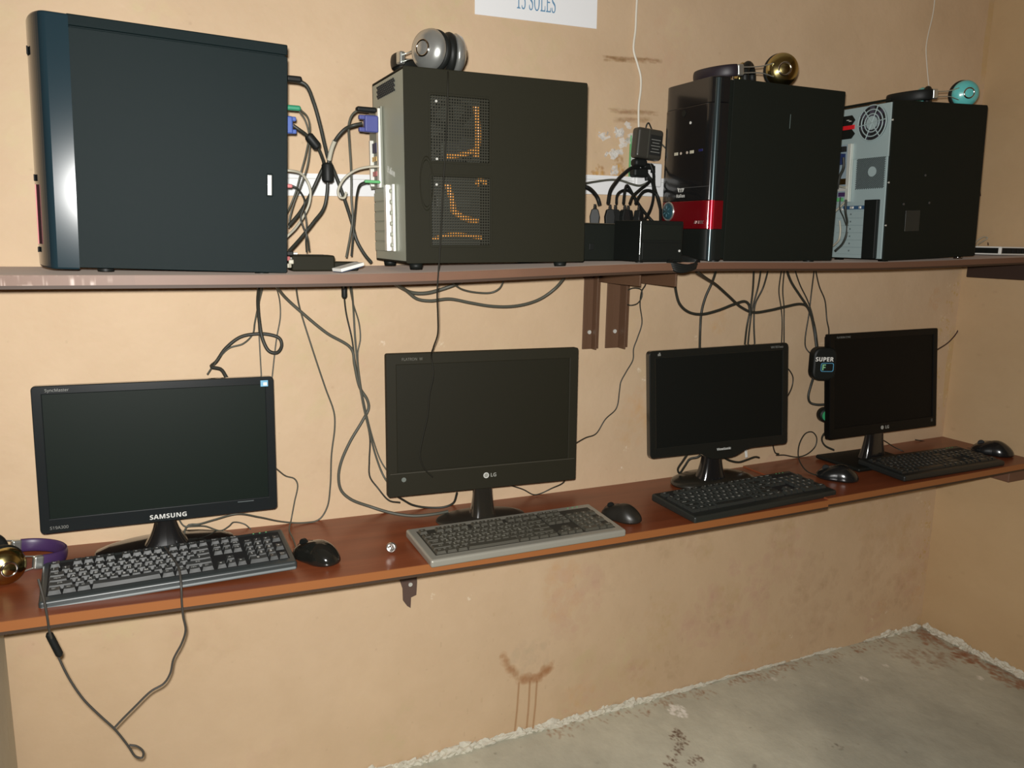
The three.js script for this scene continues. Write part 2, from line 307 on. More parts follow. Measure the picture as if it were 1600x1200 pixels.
shelf('wall_shelf', 'dark brown sagging upper shelf board under the two computer towers on the left', -0.75, 1.035, 0.32, upY, [upTop, upEdgeGlints, upBase], 0.019);
shelf('wall_shelf', 'dark brown upper shelf board under the two computer towers on the right', 1.06, XR - 0.002, 0.32, upY, [upTop, upEdge, upBase], 0.017);

// angle iron brackets
function bracket(name, label, x, w, yb, armZ, mat) {
  const top = 1.212, t = thing(name, label, 'bracket', [x, yb, 0.001]);
  mesh('wall_leg', [box(w * 0.55, top - yb, 0.004, -w * 0.22, (top - yb) / 2, 0.002, 0.0005), box(0.004, top - yb, w * 0.5, w * 0.08, (top - yb) / 2, w * 0.25, 0.0005), box(w * 0.42, top - yb, 0.004, w * 0.28, (top - yb) / 2, 0.002, 0.0005)], mat, t);
  mesh('arm', [box(w * 0.7, 0.004, armZ, 0, top - yb - 0.0025, armZ / 2, 0.0005), box(0.004, 0.034, armZ, w * 0.33, top - yb - 0.018, armZ / 2, 0.0005)], mat, t);
  mesh('screw', cyl(0.005, 0.005, 0.003, -w * 0.12, 0.042, 0.0045, 'z', 12), M.bare, t);
  return t;
}
bracket('shelf_bracket', 'narrower brown angle iron bracket under the upper shelf, the left one of the pair', 1.012, 0.046, 1.012, 0.185, M.bracket);
bracket('shelf_bracket', 'wider brown angle iron bracket under the upper shelf, the right one of the pair', 1.088, 0.066, 1.012, 0.205, M.bracket);
{
  const t = thing('shelf_rail', 'dark brown rail on the right wall holding up the end of the upper shelf', 'rail', [2.325, 1.187, 0.06]);
  mesh('bar', box(0.06, 0.048, 0.55, 0, 0.024, 0.275, 0.003), M.bracketDark, t); mesh('screw', cyl(0.004, 0.004, 0.004, -0.031, 0.04, 0.03, 'x', 12), M.bare, t);
}
{
  const s = new THREE.Shape(); s.moveTo(-0.016, 0.1); s.lineTo(0.018, 0.1); s.lineTo(0.019, 0.07); s.lineTo(0.017, 0.04); s.lineTo(0.004, 0.036); s.lineTo(0.003, 0.01); s.lineTo(-0.004, 0.016); s.lineTo(-0.013, 0.03); s.lineTo(-0.014, 0.06); s.lineTo(-0.020, 0.08); s.closePath();
  const t = thing('bracket_stub', 'torn rusty bracket stub on the wall just under the lower shelf edge', 'bracket', [0.541, 0.405, 0.001]);
  mesh('plate', extrude(s, 0.006, 0.001), M.rust, t); mesh('screw', cyl(0.005, 0.004, 0.005, 0.002, 0.07, 0.008, 'z', 12), M.bare, t);
}
{
  const t = thing('shelf_cleat', 'small brown wooden cleat under the right end of the lower shelf', 'cleat', [2.27, 0.605, 0.001]);
  mesh('block', box(0.09, 0.036, 0.288, 0.04, 0.019, 0.146, 0.003), upEdge, t);
}
{
  const t = thing('support_board', 'pale grey upright board under the left end of the lower shelf', 'board', [-0.282, 0, 0.17]);
  mesh('plank', box(0.04, 0.651, 0.26, 0, 0.3255, 0, 0.003), std([0.52, 0.47, 0.36], 0.8, { bumpMap: plasterBump, bumpScale: 0.003 }), t);
}

// white trunking along the wall with a riser and an outlet
{
  const t = thing('cable_trunking', 'white cable trunking strip fixed along the wall behind the towers', 'trunking');
  const g = new THREE.BoxGeometry(2.2, 0.044, 0.014, 30, 1, 1).translate(1.05, 0, 0.0075), p = g.attributes.position;
  const ty = profile([[-0.05, 1.366], [0.28, 1.376], [0.46, 1.381], [0.99, 1.407], [1.22, 1.408], [2.2, 1.41]]);
  for (let i = 0; i < p.count; i++) p.setY(i, p.getY(i) + ty(p.getX(i))); g.computeVertexNormals();
  mesh('channel', g, M.trunking, t);
  mesh('lid_seam', (() => { const q = new THREE.BoxGeometry(2.2, 0.0016, 0.001, 30, 1, 1).translate(1.05, 0.012, 0.0149), a = q.attributes.position; for (let i = 0; i < a.count; i++) a.setY(i, a.getY(i) + ty(a.getX(i))); return q; })(), std([0.55, 0.55, 0.52], 0.6), t);
  mesh('riser', box(0.040, 0.10, 0.013, 1.128, 1.478, 0.0075, 0.002), M.trunking, t);
  mesh('riser_edge', box(0.0025, 0.11, 0.006, 1.104, 1.472, 0.004, 0.0008), M.lime, t, 'green strip beside the riser');
  mesh('outlet', box(0.075, 0.056, 0.024, 1.148, 1.436, 0.013, 0.004), M.trunking, t);
  settle(t);
}

// ---------------------------------------------------------------- the price sign
{
  const a = at(742, 22, 0.002), b = at(932, 45, 0.002);
  const t = thing('price_sign', 'white paper sign with blue lettering at the top of the wall', 'sign');
  const w = b.x - a.x, h = 0.21, s = new THREE.Shape(); s.moveTo(a.x, a.y + 0.0); s.lineTo(b.x, b.y); s.lineTo(b.x - 0.002, b.y + h); s.lineTo(a.x - 0.002, a.y + h); s.closePath();
  mesh('paper', extrude(s, 0.0012, 0.0002).translate(0, 0, 0.0012), std([0.84, 0.85, 0.86], 0.6), t);
  const ink = std([0.13, 0.28, 0.44], 0.6), tx = text('15 SOLES', 0.040, serif, 0.0003, 0.40), c = at(838, 7, 0.003);
  mesh('lettering', tx.rotateZ(0.02).translate(c.x, c.y + 0.007, 0.0027), ink, t);
  settle(t);
}

// ---------------------------------------------------------------- computer towers
// geometry helpers for towers: local origin at the middle of the bottom edge of the panel that faces the room
function perforated(n) { return grey(32, (x, y) => (Math.hypot(x - 15.5, y - 15.5) < 9 ? 0 : 1), [n, n]); }
function panelWithHoles(w, h, holes, th) {
  const s = roundedShape(w, h, 0.003, -w / 2, 0);
  for (const [x, y, a, b, r] of holes) { const q = new THREE.Path(); const c = roundedShape(a, b, r, x, y).getPoints(6); q.setFromPoints(c.reverse()); s.holes.push(q); }
  return extrude(s, th, 0.0008);
}
function screwsOn(list, parent, mat = M.bare) { for (const [x, y, z, ax] of list) mesh('screw', cyl(0.0022, 0.0022, 0.0025, x, y, z, ax, 10), mat, parent); }

// tower 1: big black case, front to the left, only its side panel shows
{
  const W = 0.315, Hh = 0.369, D = 0.185;
  const t = thing('computer_tower', 'slate black computer tower with a glossy bezel at the far left of the upper shelf', 'computer', [0.079, upY(0.08) + 0.003, 0.290]);
  t.rotation.x = 0.028; t.rotation.z = -0.028;
  mesh('case', box(W - 0.004, Hh - 0.006, D, 0, Hh / 2, -D / 2 - 0.003, 0.002), M.slate, t);
  mesh('side_panel', panelWithHoles(W - 0.002, Hh - 0.022, [[W / 2 - 0.034, 0.124, 0.011, 0.038, 0.003]], 0.003).translate(0, 0.004, -0.002), M.slate, t);
  mesh('top_rail', box(W, 0.016, 0.006, 0, Hh - 0.007, -0.002, 0.002), M.slate, t);
  mesh('latch', box(0.008, 0.034, 0.004, W / 2 - 0.0285, 0.147, -0.001, 0.0015), M.silver, t, 'small silver release latch');
  const s = new THREE.Shape(); s.moveTo(-W / 2, 0.001); s.lineTo(-W / 2, -D); s.lineTo(-W / 2 - 0.030, -D); s.quadraticCurveTo(-W / 2 - 0.058, -D * 0.92, -W / 2 - 0.056, -D * 0.5); s.quadraticCurveTo(-W / 2 - 0.050, -0.03, -W / 2 - 0.034, -0.004); s.quadraticCurveTo(-W / 2 - 0.031, 0.001, -W / 2 - 0.026, 0.0015); s.lineTo(-W / 2, 0.001); s.closePath();
  mesh('front_bezel', extrude(s, Hh, 0.003).rotateX(Math.PI / 2).translate(0, Hh, 0), M.slateGloss, t, 'glossy rounded front bezel');
  for (const [y, h] of [[0.32, 0.012], [0.135, 0.010], [0.026, 0.008]]) mesh('bay_gap', box(0.002, h, 0.11, -W / 2 - 0.0555, y, -0.105, 0.0005), M.void, t);
  mesh('sticker', box(0.0015, 0.09, 0.05, -W / 2 - 0.0535, 0.08, -0.062, 0.0005), M.pink, t, 'faded pink sticker');
  for (const x of [-0.12, 0.12]) mesh('foot', cyl(0.012, 0.012, 0.004, x, -0.001, -0.03, 'y', 16), M.rubber, t);
}

// tower 2: dusty black case seen from its back left, with two perforated vents in the side panel
{
  const W = 0.366, Hh = 0.336, D = 0.200, X0 = 0.446;
  const y0 = upY(0.63) + 0.013;
  const t = thing('computer_tower', 'dusty black computer tower with two perforated vents in its side panel', 'computer', [X0 + W / 2, y0, 0.30]); t.rotation.z = 0.014;
  const L = (px, py) => at(px, py, 0.30).sub(t.position);
  const u0 = L(675, 250), u1 = L(768, 155), l0 = L(675, 382), l1 = L(768, 278);
  mesh('case', [box(W, 0.003, D, 0, Hh, -D / 2, 0.001), box(W, 0.003, D, 0, 0.0015, -D / 2, 0.001), box(W, Hh, 0.003, 0, Hh / 2, -D, 0.001), box(0.004, Hh, D, W / 2 - 0.002, Hh / 2, -D / 2, 0.001)], M.dusty, t);
  mesh('side_panel', panelWithHoles(W, Hh, [[u0.x, u0.y, u1.x - u0.x, u1.y - u0.y, 0.004], [l0.x, l0.y, l1.x - l0.x, l1.y - l0.y, 0.004]], 0.003).translate(0, 0, -0.002), M.dusty, t);
  for (const [a, b] of [[u0, u1], [l0, l1]]) {
    const w = b.x - a.x, h = b.y - a.y, mat = std([0.022, 0.021, 0.012], 0.5, { alphaMap: perforated(1), alphaTest: 0.5, side: THREE.DoubleSide });
    const g = new THREE.PlaneGeometry(w, h, 1, 1).translate((a.x + b.x) / 2, (a.y + b.y) / 2, -0.0008); const uv = g.attributes.uv; for (let i = 0; i < 4; i++) uv.setXY(i, uv.getX(i) * w / 0.0050, uv.getY(i) * h / 0.0050);
    mesh('vent_mesh', g, mat, t, 'perforated steel vent');
    mesh('vent_rim', (() => { const s = roundedShape(w + 0.006, h + 0.006, 0.005, a.x - 0.003, a.y - 0.003), q = new THREE.Path(); q.setFromPoints(roundedShape(w, h, 0.004, a.x, a.y).getPoints(6).reverse()); s.holes.push(q); return extrude(s, 0.0016, 0.0005).translate(0, 0, 0.0004); })(), M.dusty, t);
  }
  // what glints behind the mesh: a fan, copper wiring and a board
  const fc = V((u0.x + u1.x) / 2, (u0.y + u1.y) / 2, -0.03);
  mesh('case_fan', [new THREE.TorusGeometry(0.053, 0.004, 8, 40).translate(fc.x, fc.y, fc.z), cyl(0.018, 0.018, 0.01, fc.x, fc.y, fc.z, 'z', 20), ...[0, 1, 2, 3, 4, 5, 6].map((k) => box(0.034, 0.018, 0.0015, 0, 0, 0, 0.0005).rotateX(0.5).translate(0.034, 0, 0).rotateZ(k * 0.9).translate(fc.x, fc.y, fc.z))], M.plastic, t);
  mesh('wiring', [tubeG([V(u1.x - 0.02, u0.y + 0.012, -0.016), V(u1.x - 0.014, u0.y + 0.05, -0.02), V(u1.x - 0.02, u1.y - 0.012, -0.016)], 0.006), tubeG([V(u0.x + 0.035, u0.y + 0.01, -0.014), V(u0.x + 0.07, u0.y + 0.016, -0.014), V(u1.x - 0.015, u0.y + 0.028, -0.016)], 0.005),
    tubeG([V(l0.x + 0.045, l0.y + 0.064, -0.014), V(l0.x + 0.07, l0.y + 0.05, -0.014), V(l1.x - 0.02, l0.y + 0.045, -0.016)], 0.006), tubeG([V(l0.x + 0.036, l1.y - 0.012, -0.014), V(l0.x + 0.045, l1.y - 0.04, -0.014), V(l0.x + 0.05, l0.y + 0.06, -0.018)], 0.006), tubeG([V(l1.x - 0.022, l1.y - 0.012, -0.012), V(l1.x - 0.016, l1.y - 0.004, -0.014), V(l1.x - 0.002, l1.y - 0.008, -0.016)], 0.005),
    tubeG([V(l0.x + 0.01, l0.y + 0.012, -0.02), V(l0.x + 0.05, l0.y + 0.02, -0.02), V(l1.x - 0.01, l0.y + 0.014, -0.02)], 0.004)], M.orange, t, 'orange wiring glinting behind the vents');
  mesh('circuit_board', [box(0.125, 0.29, 0.003, (u0.x + u1.x) / 2, Hh / 2 - 0.005, -0.06), box(0.07, 0.02, 0.02, l0.x + 0.06, l0.y + 0.08, -0.05), box(0.05, 0.05, 0.02, l0.x + 0.06, u0.y + 0.03, -0.05)], std([0.05, 0.055, 0.045], 0.5), t);
  mesh('handle_recess', new THREE.TorusGeometry(0.02, 0.0018, 8, 32).scale(0.6, 2.2, 1).translate(L(668, 285).x, L(668, 285).y, 0.0008), M.dusty, t);
  screwsOn([[L(684, 157).x, L(684, 157).y, 0.002, 'z'], [L(684, 247).x, L(684, 247).y, 0.002, 'z'], [L(683, 287).x, L(683, 287).y, 0.002, 'z']], t);
  const foot = lathe([[0, 0], [0.011, 0], [0.013, 0.011], [0, 0.012]], 20);
  for (const [x, z] of [[-W / 2 + 0.022, -0.015], [W / 2 - 0.045, -0.015], [-W / 2 + 0.022, -D + 0.02], [W / 2 - 0.045, -D + 0.02]]) { const f = mesh('foot', foot, M.plastic, t); f.position.set(x, -0.0115, z); }
  // the grey back of the case (faces left), a = distance from its room side, b = height
  const R = -W / 2 - 0.001, a = (px) => -D * (636 - px) / 58, bb = (py) => (410 - py) * Hh / 292;
  const back = mesh('rear_panel', box(0.004, Hh - 0.006, D - 0.004, R + 0.003, Hh / 2, -D / 2, 0.001), M.tinGrey, t, 'grey sheet metal back');
  const q = (z0, z1, y0, y1, d = 0.004, x = 0) => box(d, Math.abs(bb(y0) - bb(y1)), Math.abs(a(z1) - a(z0)), R - x, (bb(y0) + bb(y1)) / 2, (a(z0) + a(z1)) / 2, 0.0008);
  for (let i = 0; i < 6; i++) for (let j = 0; j < 12; j++) if (1) back.userData.n = 1;
  mesh('vent', join(Array.from({ length: 66 }, (_, k) => { const i = k % 11, j = (k / 11) | 0; return cyl(0.0022, 0.0022, 0.002, R, bb(128 + j * 3.4), a(589 + i * 3 + (j % 2) * 1.5), 'x', 6); })), M.void, back);
  mesh('port_plate', [q(574, 598, 160, 290, 0.003, 0.002)], std([0.25, 0.26, 0.21], 0.6), back);
  mesh('plate_edge', [q(593, 597, 163, 290, 0.008, 0.004), q(579, 582, 210, 286, 0.010, 0.005)], M.bare, back, 'bright folded metal edge');
  mesh('port', q(583, 592, 238, 246, 0.008, 0.004), M.brass, back); mesh('port', q(584, 592, 262, 270, 0.008, 0.004), M.pink, back); mesh('port', q(584, 592, 216, 232, 0.008, 0.004), M.vgaDark, back);
  mesh('logo', text('Halion', 0.012, sans, 0.0004).rotateZ(-0.25).rotateY(-Math.PI / 2).translate(R - 0.001, bb(266), a(613)), M.ink, back);
  for (let i = 0; i < 6; i++) mesh('slot_cover', q(580, 606, 297 + i * 16.5, 311 + i * 16.5, 0.004, 0.001), M.tinGrey, back);
  const br = mesh('slot_bracket', [q(607, 611, 287, 393, 0.010, 0.005), q(607, 619, 287, 393, 0.005, 0.003)], M.bare, back, 'silver slot bracket with screws');
  for (let i = 0; i < 6; i++) mesh('screw', cyl(0.004, 0.004, 0.003, R - 0.006, bb(298 + i * 17), a(616), 'x', 10), M.tinGrey, br);
}

// tower 3: glossy black front with a red band, front to the left
{
  const W = 0.362, Hh = 0.379, D = 0.172;
  const t = thing('computer_tower', 'black computer tower with a red front band and round power button', 'computer', [1.118 + W / 2, upY(1.3) + 0.0035, 0.300]); t.rotation.z = 0.006;
  mesh('case', box(W - 0.03, Hh - 0.008, D - 0.004, 0.015, Hh / 2, -D / 2 - 0.002, 0.002), M.black, t);
  mesh('side_panel', panelWithHoles(W - 0.045, Hh - 0.004, [], 0.003).translate(0.022, 0.001, -0.002), M.black, t);
  const R = -W / 2;                                         // front face plane
  const a = (px, py) => -D * (1 - (px - (1048 - (py - 120) * 0.045)) / 74), b = (py) => (408 - py) * Hh / 289;
  const fs = (y0, y1, out, back = D) => { const s = new THREE.Shape(); s.moveTo(R + 0.032, 0.001); s.lineTo(R + 0.032, -back); s.lineTo(R + 0.004, -back); s.quadraticCurveTo(R - out, -back + 0.004, R - out, -back + 0.03); s.lineTo(R - out, -0.022); s.quadraticCurveTo(R - out + 0.001, -0.002, R + 0.018, 0.001); s.closePath(); return extrude(s, y1 - y0, 0.001).rotateX(Math.PI / 2).translate(0, y1, 0); };
  mesh('front_bezel', fs(0.001, b(357), 0.005), M.plastic, t);
  mesh('red_band', fs(b(357) + 0.0005, b(311), 0.006), M.redGloss, t, 'dark red glossy band');
  mesh('front_door', fs(b(311) + 0.0005, b(159), 0.006), M.gloss, t);
  mesh('front_top', fs(b(159) + 0.001, Hh, 0.0035), M.gloss, t);
  // the rounded trim on the near corner
  const trim = (y0, y1) => cyl(0.0062, 0.0062, y1 - y0, R + 0.006, (y0 + y1) / 2, -0.002, 'y', 16);
  mesh('corner_trim', [trim(b(408), b(357)), trim(b(311), Hh - 0.004)], std([0.05, 0.07, 0.075], 0.25, { metalness: 0.6 }), t, 'grey metallic corner trim');
  mesh('corner_trim', trim(b(357), b(311)), M.redTrim, t, 'bright red corner trim');
  const X = R - 0.0065;
  const pz = a(1051, 327) + 0.006, py = b(327), btn = mesh('power_button', lathe([[0, 0.006], [0.016, 0.005], [0.018, 0]], 32).rotateZ(Math.PI / 2).translate(X, py, pz), std([0.02, 0.06, 0.075], 0.3), t, 'round dark teal power button');
  mesh('ring', new THREE.TorusGeometry(0.0195, 0.0022, 10, 40).rotateY(Math.PI / 2).translate(X - 0.001, py, pz), M.silver, btn);
  mesh('button_mark', [...[0, 1, 2, 3, 4, 5].map((k) => box(0.001, 0.006, 0.0015, 0, 0.009, 0, 0.0003).rotateX(k * 1.047).translate(X - 0.0062, py, pz))], std([0.10, 0.22, 0.26], 0.4), btn);
  mesh('pin_line', [box(0.001, 0.012, 0.002, X, py + 0.028, pz, 0.0003), box(0.001, 0.011, 0.002, X, py - 0.028, pz, 0.0003)], M.silver, t);
  const usb = (px) => box(0.003, 0.0065, 0.013, X, b(232), a(px, 232), 0.0005);
  for (const px of [1066, 1090]) mesh('usb_port', usb(px), std([0.5, 0.47, 0.36], 0.4), t);
  for (const px of [1073.5, 1083]) mesh('audio_jack', cyl(0.003, 0.003, 0.003, X, b(232), a(px, 232), 'x', 12), std([0.5, 0.42, 0.34], 0.4), t);
  mesh('card_slot', box(0.002, 0.005, 0.014, X, b(231), a(1103, 231), 0.0005), std([0.01, 0.012, 0.09], 0.4), t);
  mesh('drive_button', cyl(0.0065, 0.007, 0.003, X, b(168), a(1078, 168), 'x', 20).scale(1, 1, 1), M.plastic, t); mesh('indicator_light', cyl(0.003, 0.003, 0.003, X, b(185), a(1088, 185), 'x', 12), M.ink, t);
  mesh('door_seam', box(0.002, 0.0015, D * 0.6, X, b(289), -D * 0.3, 0.0003), std([0.05, 0.05, 0.05], 0.4), t);
  const ez = a(1073, 297), ey = b(293);
  const wing = (s) => { const h = new THREE.Shape(); h.moveTo(0.002 * s, 0.006); h.lineTo(0.013 * s, 0.006); h.lineTo(0.008 * s, -0.003); h.lineTo(0.005 * s, -0.004); h.lineTo(0.006 * s, 0.002); h.lineTo(0.0015 * s, 0.003); h.closePath(); return extrude(h, 0.0006, 0).rotateY(-Math.PI / 2).translate(X - 0.0002, ey, ez); };
  mesh('emblem', [wing(1), wing(-1), box(0.0008, 0.008, 0.003, X - 0.0002, ey, ez, 0.0003), text('Halion', 0.0072, sansB, 0.0004).rotateY(-Math.PI / 2).translate(X - 0.0002, ey - 0.0115, ez)], M.ink, t, 'white winged emblem');
  mesh('logo', text('AVATEC', 0.0065, sansB, 0.0004).applyMatrix4(new THREE.Matrix4().makeShear(0, 0, 0.3, 0, 0, 0)).rotateY(-Math.PI / 2).translate(X - 0.0003, b(346), a(1099, 346) + 0.004), M.silver, t);
  mesh('scratch', box(0.0012, 0.03, 0.0006, at(1235, 190, 0.3).x - t.position.x, at(1235, 190, 0.3).y - t.position.y, 0.0012, 0.0002), std([0.12, 0.16, 0.15], 0.5), t);
  for (const x of [-0.14, 0.14]) mesh('foot', cyl(0.012, 0.012, 0.003, x, -0.0015, -0.03, 'y', 16), M.rubber, t);
}

// tower 4: pale blue-grey metal back to the left, black side panel
{
  const W = 0.332, Hh = 0.372, D = 0.172;
  const t = thing('computer_tower', 'black computer tower with pale grey metal back and fan grille, last on the right', 'computer', [1.648 + W / 2, upY(1.81) + 0.006, 0.300]); t.rotation.z = 0.045;
  mesh('case', box(W - 0.006, Hh - 0.003, D - 0.004, 0.003, Hh / 2, -D / 2 - 0.002, 0.003), M.black, t);
  mesh('side_panel', panelWithHoles(W - 0.002, Hh, [], 0.003).translate(0.001, 0, -0.002), M.black, t);
  mesh('front_bezel', box(0.03, Hh + 0.002, D, W / 2 - 0.008, Hh / 2, -D / 2 + 0.0005, 0.006), M.plastic, t);
  const R = -W / 2 - 0.001, a = (px, py) => 0.011 - D * (1 - (px - (1318 - (py - 155) * 0.06)) / (75 + (py - 155) * 0.03)), b = (py) => (407 - py) * Hh / 252;
  const back = mesh('rear_panel', box(0.004, Hh - 0.012, D - 0.008, R + 0.002, Hh / 2 - 0.002, -D / 2, 0.001), M.tinBlue, t, 'pale blue-grey sheet metal back');
  const q = (x0, x1, y0, y1, d = 0.004, o = 0) => box(d, Math.abs(b(y0) - b(y1)), Math.abs(a(x1, y0) - a(x0, y0)), R - o, (b(y0) + b(y1)) / 2, (a(x0, (y0 + y1) / 2) + a(x1, (y0 + y1) / 2)) / 2, 0.0008);
  mesh('top_seam', q(1316, 1386, 152, 156, 0.004, 0.001), M.black, back);
  mesh('power_supply', q(1317, 1386, 158, 241, 0.004, 0.001), M.tinBlue, back);
  // fan with grille
  const fy = b(186), fz = a(1365, 186), fr = 0.041;
  mesh('fan_opening', cyl(fr, fr, 0.002, R - 0.0025, fy, fz, 'x', 40), M.void, back);
  mesh('fan_blades', [0, 1, 2, 3, 4, 5, 6].map((k) => box(0.001, 0.03, 0.017, 0, 0, 0, 0.0004).rotateY(0.4).translate(0, 0.026, 0).rotateX(k * 0.9).translate(R - 0.004, fy, fz)), std([0.035, 0.03, 0.045], 0.4), back);
  mesh('fan_grille', [...[0.041, 0.031, 0.021].map((r) => new THREE.TorusGeometry(r, 0.0016, 8, 40).rotateY(Math.PI / 2).translate(R - 0.0068, fy, fz)), ...[0, 1, 2].map((k) => cyl(0.0014, 0.0014, 0.082, 0, 0, 0, 'y', 6).rotateX(0.4 + k * 1.047).translate(R - 0.0078, fy, fz))], M.tinBlue, back);
  mesh('fan_hub', cyl(0.016, 0.016, 0.003, R - 0.0065, fy, fz, 'x', 28), M.tinBlue, back);
  const hex = (cx, cy, w, h) => { const s = new THREE.Shape(); s.moveTo(-w, 0); s.lineTo(-w * 0.6, h); s.lineTo(w * 0.6, h); s.lineTo(w, 0); s.lineTo(w * 0.6, -h); s.lineTo(-w * 0.6, -h); s.closePath(); return extrude(s, 0.004, 0.0005).rotateY(-Math.PI / 2).translate(R - 0.001, b(cy), a(cx, cy)); };
  const sk = mesh('power_socket', hex(1331, 177, 0.024, 0.0115), M.plastic, back, 'black six-sided socket'); mesh('pin', [box(0.004, 0.002, 0.006, R - 0.006, b(177) + 0.001, a(1333, 177), 0.0003), box(0.004, 0.002, 0.006, R - 0.006, b(177) - 0.002, a(1336, 177), 0.0003)], M.bare, sk);
  mesh('voltage_switch', q(1321, 1341, 184.5, 191.5, 0.004, 0.003), M.red, back, 'red voltage selector');
  mesh('power_socket', hex(1330, 199, 0.025, 0.0105), M.plastic, back, 'black six-sided socket with a plug');
  mesh('flange', q(1332, 1337, 215, 310, 0.010, 0.006), std([0.60, 0.62, 0.56], 0.4, { metalness: 0.3 }), back, 'bright folded metal flange');
  mesh('port_plate', q(1310, 1331, 215, 308, 0.003, 0.002), std([0.25, 0.32, 0.36], 0.5), back);
  mesh('port', q(1312, 1330, 218, 227, 0.012, 0.004), M.void, back); const vgaP = mesh('plug', [q(1308, 1328, 230, 248, 0.024, 0.012)], M.vgaDark, back, 'dark blue screen plug');
  mesh('port', [q(1316, 1331, 271, 281, 0.006, 0.003)], M.brass, back, 'brass coloured ports'); mesh('port', q(1316, 1330, 284, 292, 0.006, 0.003), M.bare, back); mesh('port', q(1318, 1330, 294, 301, 0.006, 0.003), M.violet, back);
  mesh('audio_plug', q(1312, 1325, 303, 309, 0.014, 0.007), M.lime, back, 'light green audio plug');
  // slanted vent with a round mark in its middle
  { const y0 = b(290), y1 = b(237), z0 = a(1343, 262), z1 = a(1381, 262), gs = [], st = 0.0052;
    for (let k = -22; k < 30; k++) { const c0 = k * st; // diagonal bars clipped to the opening
      const pts = []; for (const [zz, yy] of [[z0, y0 + c0], [z1, y0 + c0 + (z1 - z0) * 0.8]]) pts.push([zz, yy]);
      let [p, r] = pts; const m = 0.8; if (p[1] < y0) p = [z0 + (y0 - p[1]) / m, y0]; if (r[1] > y1) r = [z1 - (r[1] - y1) / m, y1]; if (r[0] - p[0] < 0.004 || p[1] > y1) continue;
      gs.push(box(0.0015, 0.0030, Math.hypot(r[0] - p[0], r[1] - p[1]), 0, 0, 0, 0.0002, 1).rotateX(-Math.atan2(r[1] - p[1], r[0] - p[0])).translate(R - 0.0022, (p[1] + r[1]) / 2, (p[0] + r[0]) / 2)); }
    mesh('vent', join(gs), std([0.07, 0.09, 0.09], 0.6), back, 'slanted vent slots'); mesh('vent_mark', cyl(0.012, 0.012, 0.002, R - 0.003, b(263), a(1365, 263), 'x', 24), std([0.32, 0.40, 0.40], 0.5), back); }
  mesh('connector_row', q(1325, 1357, 317, 323, 0.006, 0.003), std([0.03, 0.08, 0.16], 0.5), back);
  mesh('connector_screw', [q(1349, 1352, 318, 322, 0.009, 0.004), q(1336, 1341, 318, 322, 0.008, 0.004), q(1323, 1326, 321, 324, 0.009, 0.004)], M.bare, back);
  for (let i = 0; i < 6; i++) mesh('slot_cover', q(1313, 1356, 325.5 + i * 12.2, 337 + i * 12.2, 0.004, 0.001), M.tinBlue, back);
  screwsOn(Array.from({ length: 6 }, (_, i) => [R - 0.003, b(331 + i * 12.2), a(1336 - i * 0.6, 331 + i * 12.2), 'x']), back, std([0.12, 0.15, 0.15], 0.5));
  mesh('slot_lock', box(0.012, b(308) - b(404), 0.038, R - 0.005, (b(308) + b(404)) / 2, a(1365, 356), 0.002), M.plastic, back, 'black upright slot lock');
  screwsOn([[R + 0.003, b(185), 0.0, 'z'], [R + 0.004, b(282), 0.0, 'z'], [R + 0.004, b(350), 0.0, 'z']], t);
  const lx = (px, py) => at(px, py, 0.3).sub(t.position).applyAxisAngle(V(0, 0, 1), -0.045);
  for (const [px, py] of [[1445, 274], [1411, 319], [1451, 317]]) { const p = lx(px, py); mesh('panel_stud', cyl(0.003, 0.003, 0.002, p.x, p.y, 0.0015, 'z', 10), std([0.05, 0.05, 0.05], 0.2), t); }
  { const p = lx(1425, 345); mesh('panel_window', box(0.05, 0.05, 0.001, p.x, p.y, 0.001, 0.0004), std([0.012, 0.018, 0.018], 0.25), t); }
  const foot = lathe([[0, 0], [0.010, 0], [0.012, 0.007], [0, 0.008]], 20);
  for (const [x, z] of [[-W / 2 + 0.02, -0.015], [W / 2 - 0.04, -0.015], [-W / 2 + 0.02, -D + 0.02], [W / 2 - 0.04, -D + 0.02]]) { const f = mesh('foot', foot, M.chrome, t); f.position.set(x, -0.007, z); }
}

// ---------------------------------------------------------------- monitors
function monitor(label, pos, yaw, o) {
  const t = thing('monitor', label, 'monitor', pos, yaw);
  const { w, h, lift, tilt, roll = 0, side, top, chin, frame, glass } = o;
  const head = new THREE.Matrix4().makeTranslation(0, lift, 0).multiply(new THREE.Matrix4().makeRotationZ(roll)).multiply(new THREE.Matrix4().makeRotationX(-tilt));
  const H_ = (name, g, mat, parent = t, l) => { const gg = Array.isArray(g) ? join(g) : g; gg.applyMatrix4(head); return mesh(name, gg, mat, parent, l); };
  const s = o.outline ? o.outline(w, h) : roundedShape(w - 0.003, h - 0.003, o.corner ?? 0.006, -w / 2 + 0.0015, 0.0015);
  const hole = new THREE.Path(); hole.setFromPoints(roundedShape(w - 2 * side, h - top - chin, 0.001, -w / 2 + side, chin).getPoints(3).reverse()); s.holes.push(hole);
  const bez = H_('bezel', extrude(s, 0.018, 0.0015).translate(0, 0, -0.018), frame);
  H_('screen', new THREE.PlaneGeometry(w - 2 * side + 0.002, h - top - chin + 0.002).translate(0, chin + (h - top - chin) / 2, -0.0025), glass);
  H_('back_cover', [box(w - 0.012, h - 0.012, 0.012, 0, h / 2, -0.022, 0.004), box(w * 0.62, h * 0.62, 0.028, 0, h * 0.5, -0.036, 0.012)], frame);
  for (const [name, g, mat, l] of o.marks(w, h)) H_(name, g.translate(0, 0, 0.0002), mat, bez, l);
  o.stand(t, lift);
  return t;
}
